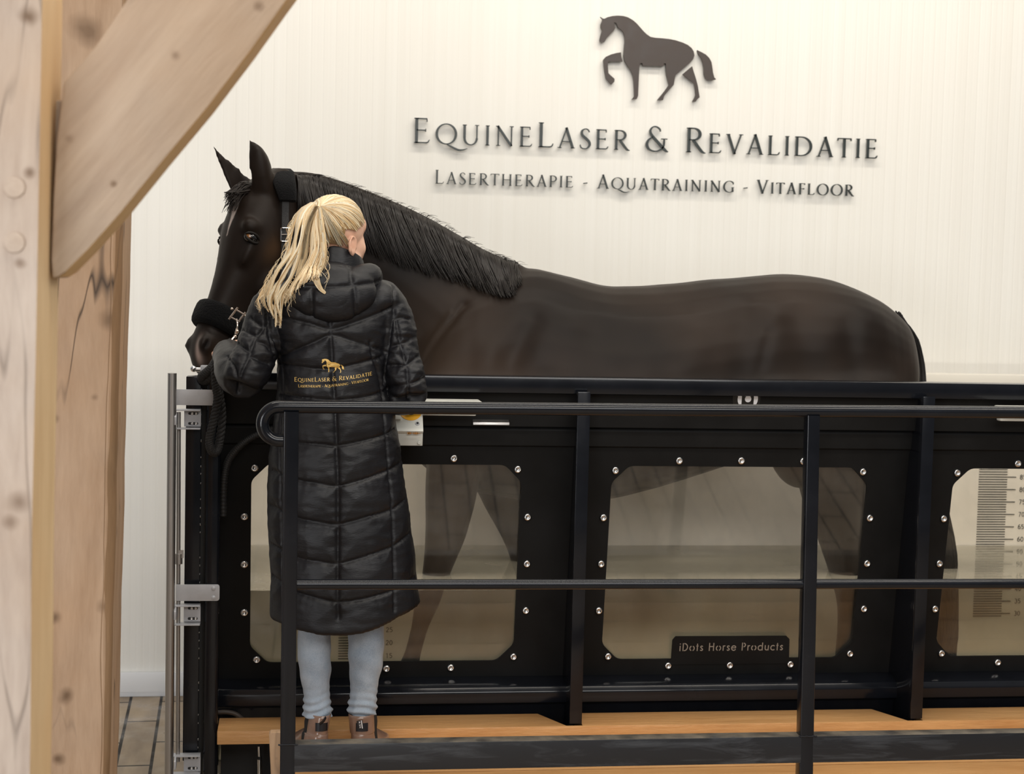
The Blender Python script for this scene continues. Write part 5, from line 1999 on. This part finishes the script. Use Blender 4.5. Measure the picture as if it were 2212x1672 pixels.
bump(t, b, w_.outputs[0], 0.16, 0.004)
t.links.new(ramp(t, noise_tex(t, v, 9, 3), [(0.3, 0.40), (0.7, 0.52)]), b.inputs['Roughness'])
coat = link('coat', coat_me, M_coat, woman)
coat['label'] = 'long black quilted coat'
cb_ = bvh_of(coat_me)

# hood hanging on the back, collar round the neck
mb = MB()
hc = at(716, 628, YW - 0.105)
Mt = Matrix.Rotation(math.radians(-14), 3, 'X')
mb.ball(hc, (0.128, 0.052, 0.082), Mt, 32, 20)
mb.ball(at(716, 655, YW - 0.115), (0.098, 0.040, 0.052), Mt, 28, 16)
ringp, rr = [], []
cc_ = at(728, 600, YW - 0.01)
for a_ in np.linspace(math.radians(-10), math.radians(370), 44):
    back = max(0.0, -math.sin(a_))
    ringp.append(cc_ + Vector((0.106 * math.cos(a_), 0.085 * math.sin(a_), 0.010 - 0.022 * back + 0.012 * math.cos(a_) * back - 0.016 * max(0, math.sin(a_)))))
    rr.append(0.034 + 0.006 * back)
mb.tube(ringp[3:-4], rr[3:-4], 16, loop=True)
hood_me = fused(mb, 0.0048, 8, 0.5)
hbv = bvh_of(hood_me)
HS_ = [[(606, 612), (640, 619), (680, 621), (720, 620), (764, 617), (800, 612), (824, 606)], [(673, 620), (673, 650), (674, 690)], [(764, 617), (767, 650), (768, 684)], [(758, 575), (757, 590), (760, 616)]]
sm = []
for s in HS_:
    for p in smooth_path(s, 60):
        h = cast(hbv, p[0], p[1])
        if h[0] is not None:
            sm.append(h[0])
kd2 = KDTree(len(sm))
for i, p in enumerate(sm):
    kd2.insert(p, i)
kd2.balance()
for v_ in hood_me.vertices:
    _, k, d = kd2.find(v_.co)
    p = v_.co
    q = 0.0065 * (1 - math.exp(-(d / .03) ** 1.3)) - 0.005 * math.exp(-(d / .006) ** 2) + 0.004 * noise.noise(Vector((p.x * 16, p.y * 20, p.z * 34))) + 0.0022 * noise.noise(Vector((p.x * 60, p.y * 30, p.z * 24))) * math.exp(-d / .03)
    v_.co = p + v_.normal * q
hood_me.update()
hood = link('hood', hood_me, M_coat, coat)
mb = MB()
rs = []
for k, (dz, rx, ry) in enumerate(((0.0, .088, .080), (0.018, .084, .077), (0.036, .079, .073), (0.050, .075, .069), (0.054, .072, .066), (0.050, .068, .062), (0.02, .070, .064))):
    c_ = at(727, 592, YW - 0.005) + Vector((0.006 * k * 0.2, 0, dz))
    ring = []
    for j in range(64):
        a_ = 2 * math.pi * j / 64
        tilt = 0.026 * math.sin(a_) * -1.0 - 0.016 * math.cos(a_)
        wv = 0.0022 * noise.noise(Vector((math.cos(a_) * 5, math.sin(a_) * 5, k * 0.4)))
        ring.append(c_ + Vector(((rx + wv) * math.cos(a_), (ry + wv) * math.sin(a_), tilt * (0.4 + dz * 10))))
    rs.append(ring)
mb.rings(rs, cap=False)
mb.build('collar', M_coat, coat, fix=True, angle=80)

# gold print on the back
M_gold = simple('gold_print', (0.78, 0.52, 0.16), 0.42, 0.15, spec=0.6)


def on_coat(px, py, lift):
    h = cast(cb_, px, py)
    q = h[0] if h[0] is not None else at(px, py, YW - .13)
    return q - Vector(ray(px, py)).normalized() * lift


def curve_base(pts, x):
    xs, ys = [p[0] for p in pts], [p[1] for p in pts]
    return float(np.interp(x, xs, ys))


def print_line(name, text, small, x0, x1, base_pts, cap, slope_pts=None):
    global TN, TK
    tr_ = fit(text, small, x1 - x0, cap)
    lay, _ = layout(text, small, tr_)
    mb = MB()
    for ch, x, s in lay:
        if ch == ' ':
            continue

        def fn(u, v_, d, x=x, s=s):
            px = x0 + (x + u * s * WIDE) * cap
            return on_coat(px, curve_base(base_pts, px) - v_ * s * cap, d)
        st = [[(a[0], a[1], a[2] * 1.12 + 0.018) for a in q] for q in GL[ch][1]]
        glyph(mb, st, fn, 0.0016, 0.0002, sub=3)
    return mb.build(name, M_gold, coat, smooth=False)


o = print_line('printed_name', 'EquineLaser & Revalidatie', 0.80, 635.5, 804, [(630, 824), (660, 824.6), (690, 824.3), (720, 823), (750, 820), (780, 815.5), (805, 810)], 9.3)
o['label'] = 'gold lettering, upper line'
o = print_line('printed_services', 'Lasertherapie - Aquatraining - Vitafloor', 0.84, 644, 796.5, [(640, 836.5), (680, 837), (710, 836), (740, 833), (770, 828), (797, 822.5)], 5.9)
o['label'] = 'gold lettering, lower line'
mb = MB()
for k, poly in EM.items():
    pts = []
    m_ = len(poly)
    for i in range(m_):
        a_, e_ = poly[i], poly[(i + 1) % m_]
        n2 = max(1, int(math.dist(a_, e_) / 60))
        pts += [(a_[0] + (e_[0] - a_[0]) * q / n2, a_[1] + (e_[1] - a_[1]) * q / n2) for q in range(n2)]
    X = lambda x, y: (695.0 + (x - 230) / 1732 * 49.0, 775.0 + (y - 108) / 1280 * 29.5 + (x - 230) / 1732 * 1.0)
    vs3 = [[Vector((x, y, 0)) for x, y in pts]]
    # inner points so that the print follows the cloth
    tris = tessellate_polygon(vs3)
    P3 = [on_coat(*X(x, y), 0.0018) for x, y in pts]
    mb.add(P3, [tuple(t_) for t_ in tris])
me = mb.mesh('emblem')
bm2 = bmesh.new()
bm2.from_mesh(me)
bmesh.ops.subdivide_edges(bm2, edges=bm2.edges, cuts=2, use_grid_fill=True)
for v_ in bm2.verts:
    d = (v_.co - Vector(CAM)).normalized()
    h = cb_.ray_cast(Vector(CAM), d)
    if h[0] is not None:
        v_.co = h[0] - d * 0.0015
r_ = bmesh.ops.solidify(bm2, geom=bm2.faces[:], thickness=0.0008)
bm2.to_mesh(me)
bm2.free()
o = link('printed_emblem', me, M_gold, coat)
o['label'] = 'gold stepping horse emblem'

# ---------------------------------------------------------------- jeans
M_jean, t, b = nm('washed_denim')
v = coords(t)
n1 = noise_tex(t, v, 14, 5)
n2 = noise_tex(t, coords(t, (1, 1, 0.3)), 700, 3)
c = ramp(t, n1, [(0.3, (0.21, 0.275, 0.355)), (0.7, (0.44, 0.50, 0.57))])
c = mixc(t, 0.25, c, ramp(t, n2, [(0.35, (0.20, 0.26, 0.34)), (0.65, (0.55, 0.60, 0.65))]))
t.links.new(c, b.inputs['Base Color'])
b.inputs['Roughness'].default_value = 0.85
b.inputs['Sheen Weight'].default_value = 0.2
bump(t, b, n2, 0.35, 0.002)
for J, sd in ((JL, -1), (JR, 1)):
    q = smooth_path([(*at(x, y, YW - 0.005), r_) for x, y, r_ in J[:-1]], 150)
    rs = []
    zend = q[-1][2]
    for i, p in enumerate(q):
        h = p[2] - zend
        r0 = p[3] + 0.0015
        stack = math.exp(-(h / 0.055) ** 2)
        ring = []
        for j in range(48):
            a_ = 2 * math.pi * j / 48
            f = 0.0060 * stack * (math.sin(h * 270 + 2.6 * math.sin(a_ + sd) + 1.2 * math.sin(2 * a_ + sd)) * (0.6 + 0.5 * noise.noise(Vector((a_, h * 40, sd)))) + 0.35)
            f += 0.0022 * noise.noise(Vector((math.cos(a_) * 2.2, math.sin(a_) * 2.2 + sd * 5, h * 26))) * (0.5 + stack)
            f += 0.003 * math.exp(-((h - .16) / .08) ** 2) * math.sin(h * 90 + 2 * math.sin(a_ + 1)) * 0.5
            rr = r0 * (1.05 if math.sin(a_) > 0 else 1.0) + f + 0.006 * stack
            ring.append(Vector((p[0] + rr * math.cos(a_), p[1] + rr * 1.06 * math.sin(a_), p[2])))
        rs.append(ring)
    inn = [[Vector((q[-1][0] + (p.x - q[-1][0]) * 0.86, q[-1][1] + (p.y - q[-1][1]) * .86, p.z + dz)) for p in rs[-1]] for dz in (0.0, 0.03)]
    mb = MB().rings(rs + inn, cap=False)
    o = mb.build('jeans_leg', M_jean, woman, angle=80)
    o['label'] = 'light blue washed denim leg'

# ---------------------------------------------------------------- rubber ankle boots
M_boot, t, b = nm('taupe_rubber')
b.inputs['Base Color'].default_value = (0.235, 0.145, 0.105, 1)
b.inputs['Roughness'].default_value = 0.22
b.inputs['Coat Weight'].default_value = 0.5
b.inputs['Coat Roughness'].default_value = 0.12
t.links.new(ramp(t, noise_tex(t, coords(t), 12, 4), [(0.3, (0.20, 0.120, 0.085)), (0.7, (0.28, 0.175, 0.13))]), b.inputs['Base Color'])
M_el = simple('black_elastic', (0.012, 0.012, 0.012), 0.7, bumpy=0.6, bscale=600)
M_tab = simple('dark_tab', (0.008, 0.009, 0.014), 0.35)
M_sole = simple('dark_sole', (0.02, 0.018, 0.016), 0.6)
for (topl, topr, midx, basex, toe_a, left) in ((667, 713, 685, 682, math.radians(28), True), (753, 809, 782, 784, math.radians(-30), False)):
    tl, tr2 = at(topl, 1540, YW - 0.02), at(topr, 1540, YW - 0.02)
    ct = (tl + tr2) / 2
    r0 = (tr2 - tl).length / 2
    cm = at(midx, 1580, YW - 0.02)
    cm.y -= 0.008
    fd = Vector((-math.sin(toe_a), math.cos(toe_a), 0))
    sdv = Vector((fd.y, -fd.x, 0))
    heel = Vector((at(basex, 1600, YW - 0.02).x, YW - 0.03, 0.0))
    rs = []

    def oval(c, a, f_, bk, z, e=2.2):
        out = []
        for j in range(36):
            t_ = 2 * math.pi * j / 36
            ct_, st_ = math.cos(t_), math.sin(t_)
            x = math.copysign(abs(ct_) ** (2 / e), ct_) * a
            y = math.copysign(abs(st_) ** (2 / e), st_) * (f_ if st_ > 0 else bk)
            out.append(Vector((c.x, c.y, z)) + sdv * x + fd * y)
        return out
    zt_ = ct.z
    shaft = [oval(heel, .036, .150, .050, 0.012), oval(heel, .038, .158, .052, 0.022), oval(heel, .037, .150, .050, 0.040), oval(heel, .034, .110, .046, 0.060, 2.0),
             oval(heel.lerp(cm, .5), .033, .068, .042, 0.080, 2.0), oval(cm, r0 * .93, .048, .040, zt_ * .62, 2.0), oval(cm.lerp(ct, .5), r0 * .97, .044, .042, zt_ * .82, 2.0), oval(ct, r0, .042, .043, zt_ - .003, 2.0),
             oval(ct, r0 * .93, .039, .040, zt_, 2.0), oval(ct, r0 * .86, .036, .037, zt_ - .02, 2.0)]
    # refine along the height
    fine_ = []
    for k in range(len(shaft) - 1):
        for s in range(4 if k < 7 else 1):
            u = s / 4 if k < 7 else 0
            ring = []
            for j in range(36):
                p0, p1, p2, p3 = (shaft[max(k - 1, 0)][j], shaft[k][j], shaft[k + 1][j], shaft[min(k + 2, len(shaft) - 1)][j])
                ring.append(0.5 * (2 * p1 + (p2 - p0) * u + (2 * p0 - 5 * p1 + 4 * p2 - p3) * u * u + (3 * p1 - p0 - 3 * p2 + p3) * u ** 3) if k < 7 else p1)
            fine_.append(ring)
    fine_.append(shaft[-1])
    boot = MB().rings(fine_, cap=False).build('boot', M_boot, woman, angle=60)
    boot['label'] = 'glossy taupe rubber ankle boot'
    bb = bvh_of(boot.data)
    MB().rings([oval(heel, .039, .160, .054, 0.0), oval(heel, .040, .162, .055, 0.008), oval(heel, .038, .158, .052, 0.016)]).build('sole', M_sole, boot, bevel=0.0015)
    # elastic gussets on both sides
    for s in (-1, 1):
        pts = []
        for k in range(14):
            z = zt_ - 0.002 - (zt_ - 0.055) * k / 13
            c_ = heel.lerp(ct, min(1, z / zt_)) + fd * (0.012 + 0.008 * k / 13)
            h = bb.ray_cast(Vector((c_.x, c_.y, z)) + sdv * (s * 0.09) - fd * 0.0, -sdv * s)
            pts.append((h[0] if h[0] is not None else Vector((c_.x, c_.y, z)) + sdv * s * r0))
        rs = []
        for k, p in enumerate(pts):
            wdt = 0.009 + 0.008 * (1 - abs(k / 13 * 2 - 0.6)) if k < 12 else 0.010 - (k - 11) * 0.003
            rs.append([p + fd * (wdt * u) + sdv * (s * (0.0018 - 0.0014 * u * u)) for u in np.linspace(-1, 1, 7)] + [p + fd * (wdt * u) - sdv * (s * 0.004) for u in (1, 0, -1)])
        MB().rings(rs).build('gusset', M_el, boot, angle=60)
    # pull tab on the heel
    c_ = Vector((ct.x + (0.0 if not left else 0.006), 0, zt_ - 0.030))
    rs = []
    for zz in (0.011, -0.013):
        ring = []
        for u in np.linspace(-1, 1, 9):
            o_ = Vector((c_.x + u * 0.018, YW - 0.4, c_.z + zz))
            h = bb.ray_cast(o_, Vector((0, 1, 0)))
            p = h[0] if h[0] is not None else Vector((o_.x, YW - 0.06, o_.z))
            ring.append(p + Vector((0, -0.0024, 0)))
        rs.append(ring + [p + Vector((0, 0.004, 0)) for p in reversed(ring)])
    tab = MB().rings(rs).build('pull_tab', M_tab, boot, angle=60)
    yq = min(p.y for p in rs[0])
    # small hanging label ribbon
    if left:
        pts = [Vector((c_.x + 0.012, yq + 0.004, zt_ - 0.002)), Vector((c_.x + 0.006, yq - 0.004, zt_ - 0.010)), Vector((c_.x - 0.006, yq - 0.005, zt_ - 0.020))]
        MB().tube(smooth_path(pts, 10) and [Vector(p) for p in smooth_path(pts, 10)], 0.0055, 8, flat=0.25).build('ribbon', M_tab, boot)
    else:
        bx, bz = c_.x - 0.009, zt_ - 0.0095
        rot = math.radians(-9)

        def rb(u, v_, d):
            return Vector((bx + u * math.cos(rot) + v_ * math.sin(rot), yq - 0.003 - d, bz + v_ * math.cos(rot) - u * math.sin(rot)))
        rib = MB().prism([(-0.0075, 0.0), (0.0095, 0.0), (0.0095, -0.0265), (-0.0075, -0.0265)], rb, 0.0, -0.0012).build('ribbon', M_tab, boot, smooth=False)
        mb = MB().prism([(0.0052, -0.0005), (0.0075, -0.0005), (0.0075, -0.025), (0.0052, -0.025)], rb, 0.0004, 0.0)
        for q, ch in enumerate('HKM'):
            def fn(u, v_, d, q=q):
                return rb(-0.0005 - v_ * 0.0052 + 0.0035, -0.0225 + (q * 1.12 + u) * 0.0064, d)
            glyph(mb, SG[ch][1], fn, 0.0004, 0.0)
        o = mb.build('ribbon_print', M_wp, boot, smooth=False)
        o['label'] = 'white letters and stripe on the ribbon'

# ---------------------------------------------------------------- blonde hair
M_hair, t, b = nm('blonde_hair')
a = node(t, 'ShaderNodeAttribute', attribute_name='tint')
t.links.new(a.outputs['Color'], b.inputs['Base Color'])
b.inputs['Roughness'].default_value = 0.36
b.inputs['Specular IOR Level'].default_value = 0.55
b.inputs['Sheen Weight'].default_value = 0.1
BL = [(0.86, 0.66, 0.39), (0.93, 0.79, 0.54), (0.74, 0.52, 0.27), (0.52, 0.33, 0.14), (0.96, 0.87, 0.68)]


def blonde(dark=0.0):
    k = rng.random()
    c = BL[0] if k < .36 else BL[1] if k < .62 else BL[2] if k < .8 else BL[3] if k < .86 else BL[4]
    g = (0.88 + 0.22 * rng.random()) * (1 - dark)
    return tuple(x * g for x in c)


SKC = hd(0, -0.012, 0.022)
SKR = (0.0785, 0.098, 0.089)
tie = at(690, 440, 4.635)


def to_unit(p):
    q = HMW.transposed() @ (p - SKC)
    return Vector((q.x / SKR[0], q.y / SKR[1], q.z / SKR[2])).normalized()


def on_skull(u, lift=0.0):
    u = u.normalized()
    q = Vector((u.x * (SKR[0] + lift), u.y * (SKR[1] + lift), u.z * (SKR[2] + lift)))
    return SKC + HMW @ q


ut = to_unit(tie)
# cap under the strands
mb = MB()
rs = []
for i in range(1, 26):
    th_ = math.pi * 0.60 * i / 25
    rs.append((th_, i))
axz = (ut * 0.75 + Vector((0, 0.05, 0.55))).normalized()
ax1 = axz.orthogonal().normalized()
ax2 = axz.cross(ax1)


def hairline(u):
    """True where hair grows: not on the face, not below ear and nape."""
    x, y, z = u
    if y > 0.62 and z < 0.62:
        return False
    if y > 0.20 and z < -0.02 + 0.55 * (y - 0.2):
        return False
    if z < -0.66:
        return False
    if abs(x) > 0.80 and y > -0.30 and z < -0.12:
        return False
    return True


for i in range(1600):
    # root anywhere on the hairy skull, denser at the hairline
    while True:
        u = Vector(rng.normal(0, 1, 3)).normalized()
        if hairline(u):
            break
    pts = []
    wv = rng.normal(0, 0.012)
    ang = u.angle(ut, 0.0)
    if ang < 0.12:
        continue
    lift0 = 0.001 + 0.005 * rng.random()
    n2 = 12
    bow = Vector((0, 0, 1)) * 0.16 * (0.5 + rng.random()) * (1 if u.z > -0.3 else 0.3)
    for j in range(n2):
        s = j / (n2 - 1)
        d = (u * math.sin((1 - s) * ang) + ut * math.sin(s * ang)) / max(math.sin(ang), 0.05)
        d = d + bow * math.sin(s * math.pi) * 0.35 + ut.cross(u) * (wv * math.sin(s * 6))
        lf = lift0 * (0.3 + 0.7 * math.sin(min(1, s * 2.5) * math.pi / 2)) + 0.007 * s ** 3
        pts.append(on_skull(d, lf))
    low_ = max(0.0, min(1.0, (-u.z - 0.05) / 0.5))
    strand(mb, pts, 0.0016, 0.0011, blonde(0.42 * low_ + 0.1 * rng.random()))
hair_cap = MB()
nu, nv = 56, 34
grid = {}
for i in range(nv + 1):
    for j in range(nu):
        th_ = math.pi * i / nv
        ph = 2 * math.pi * j / nu
        u = Vector((math.sin(th_) * math.cos(ph), math.sin(th_) * math.sin(ph), math.cos(th_)))
        grid[i, j] = u
vid = {}
for i in range(nv):
    for j in range(nu):
        q = [grid[i, j], grid[i + 1, j], grid[i + 1, (j + 1) % nu], grid[i, (j + 1) % nu]]
        if all(hairline(x) for x in q):
            ids = []
            for key in ((i, j), (i + 1, j), (i + 1, (j + 1) % nu), (i, (j + 1) % nu)):
                if key not in vid:
                    vid[key] = len(hair_cap.v)
                    hair_cap.v.append(tuple(on_skull(grid[key], 0.0006)))
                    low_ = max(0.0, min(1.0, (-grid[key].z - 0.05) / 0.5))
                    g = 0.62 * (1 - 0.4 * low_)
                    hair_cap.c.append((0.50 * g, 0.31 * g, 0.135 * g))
                ids.append(vid[key])
            hair_cap.f.append(tuple(ids))
mb.add(hair_cap.v, hair_cap.f)
mb.c += hair_cap.c
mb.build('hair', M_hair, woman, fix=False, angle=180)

# ponytail: locks hang from the tie down her back
hv = [bvh_of(hood_me), cb_]


def clear(p, lift):
    """Keep a strand in front of the coat and the hood."""
    d = (p - Vector(CAM))
    L_ = d.length
    d.normalize()
    for q in hv:
        h = q.ray_cast(Vector(CAM), d)
        if h[0] is not None and h[3] < L_ + lift:
            L_ = h[3] - lift
    return Vector(CAM) + d * L_


LX = [(436, 676), (445, 655), (460, 640), (480, 632), (510, 627), (540, 620), (560, 608), (580, 594), (600, 583), (620, 573), (640, 563), (660, 572), (690, 596), (700, 600)]
AX = [(436, 689), (460, 682), (500, 673), (550, 664), (575, 656), (600, 645), (620, 632), (640, 622), (660, 614), (690, 604), (700, 602)]
RX = [(436, 691), (460, 693), (500, 697), (530, 698), (560, 700), (590, 699), (610, 690), (640, 680), (660, 672)]


def ix(tab, y):
    return float(np.interp(y, [q[0] for q in tab], [q[1] for q in tab]))


mb = MB()


def tail_strand(xl, xr, u, yend, depth, wav, ph, dark, r0=0.0022):
    pts = []
    n2 = 20
    for j in range(n2):
        s = j / (n2 - 1)
        y = 438 + (yend - 438) * s
        x = ix(xl, y) + (ix(xr, y) - ix(xl, y)) * u
        x += wav * math.sin(s * 9 + ph) * min(1, s * 1.6)
        if s > 0.93:
            x += (s - 0.93) * 60 * (rng.random() - .5)
        Y = 4.635 - 0.030 * math.sin(min(1, s * 1.5) * math.pi / 2) - depth * min(1, s * 5) + 0.02 * s
        p = at(x, y, Y)
        pts.append(clear(p, 0.004 + max(0, depth) * 0.5 + 0.003))
    strand(mb, pts, r0, 0.0009, blonde(dark))


for i in range(1150):      # left, longer lock bundle
    u = rng.random()
    lock = math.floor(u * 7) / 7 + 0.5 / 7
    uu = u * 0.55 + lock * 0.45 + rng.normal(0, 0.01)
    ye = float(np.interp(uu, [0, .25, .5, .75, .9, 1.0], [645, 664, 676, 696, 690, 655])) + rng.normal(0, 7)
    dp = 0.026 * (1 - (2 * uu - 0.9) ** 2) * rng.random() ** 0.7
    tail_strand(LX, AX, uu, ye, dp, 4.0 + 2.5 * math.sin(lock * 40), lock * 23 + rng.normal(0, .2), 0.32 * (1 - dp / 0.026) * rng.random())
for i in range(900):      # right bundle, ends curling
    u = rng.random()
    lock = math.floor(u * 5) / 5 + 0.1
    uu = u * 0.5 + lock * 0.5 + rng.normal(0, 0.012)
    ye = float(np.interp(uu, [0, .3, .6, 1.0], [655, 612, 594, 592])) + rng.normal(0, 6)
    dp = 0.030 * (1 - (2 * uu - 1.0) ** 2 * 0.7) * rng.random() ** 0.7
    tail_strand(AX, RX, uu, ye, dp, 5.0 + 2.0 * lock, lock * 31 + rng.normal(0, .2), 0.32 * (1 - dp / 0.030) * rng.random())
CURL = [(690, 450), (695, 500), (698, 545), (695, 568), (686, 586), (681, 594), (684, 610), (692, 624), (702, 632)]
for i in range(110):
    dx, dy = rng.normal(0, 2.6), rng.normal(0, 1.5)
    taper = [0.4, 0.8, 1.0, 1.1, 1.1, 1.0, 0.9, 0.6, 0.25]
    ctrl = []
    for k, (x, y) in enumerate(CURL):
        ctrl.append(clear(at(x + dx * taper[k], y + dy, 4.60 - 0.02 * rng.random()), 0.006))
    strand(mb, [Vector(p) for p in smooth_path(ctrl, 24)], 0.0015, 0.0006, blonde(0.15 * rng.random()))
BW = [(684, 445), (668, 480), (660, 520), (652, 560), (640, 600), (634, 625), (622, 640), (616, 655)]
for i in range(60):
    dx = rng.normal(0, 2.2)
    ctrl = [clear(at(x + dx * (1 - k / 12), y, 4.595), 0.006) for k, (x, y) in enumerate(BW)]
    strand(mb, [Vector(p) for p in smooth_path(ctrl, 22)], 0.0013, 0.0005, blonde(0.1))
for i in range(90):       # loose flyaways round the tail
    y = rng.uniform(470, 660)
    s_ = -1 if rng.random() < .7 else 1
    x = ix(LX, y) if s_ < 0 else (ix(RX, y) if y < 600 else ix(AX, y))
    ctrl = [clear(at(x - s_ * 4, y - 12, 4.60), .006), clear(at(x + s_ * rng.uniform(2, 9), y, 4.60), .006), clear(at(x + s_ * rng.uniform(2, 14), y + rng.uniform(8, 22), 4.60), .006), clear(at(x + s_ * rng.uniform(-2, 10), y + rng.uniform(22, 36), 4.60), .006)]
    strand(mb, [Vector(p) for p in smooth_path(ctrl, 8)], 0.0007, 0.0003, blonde())
mb.build('ponytail', M_hair, woman, fix=False, angle=180)
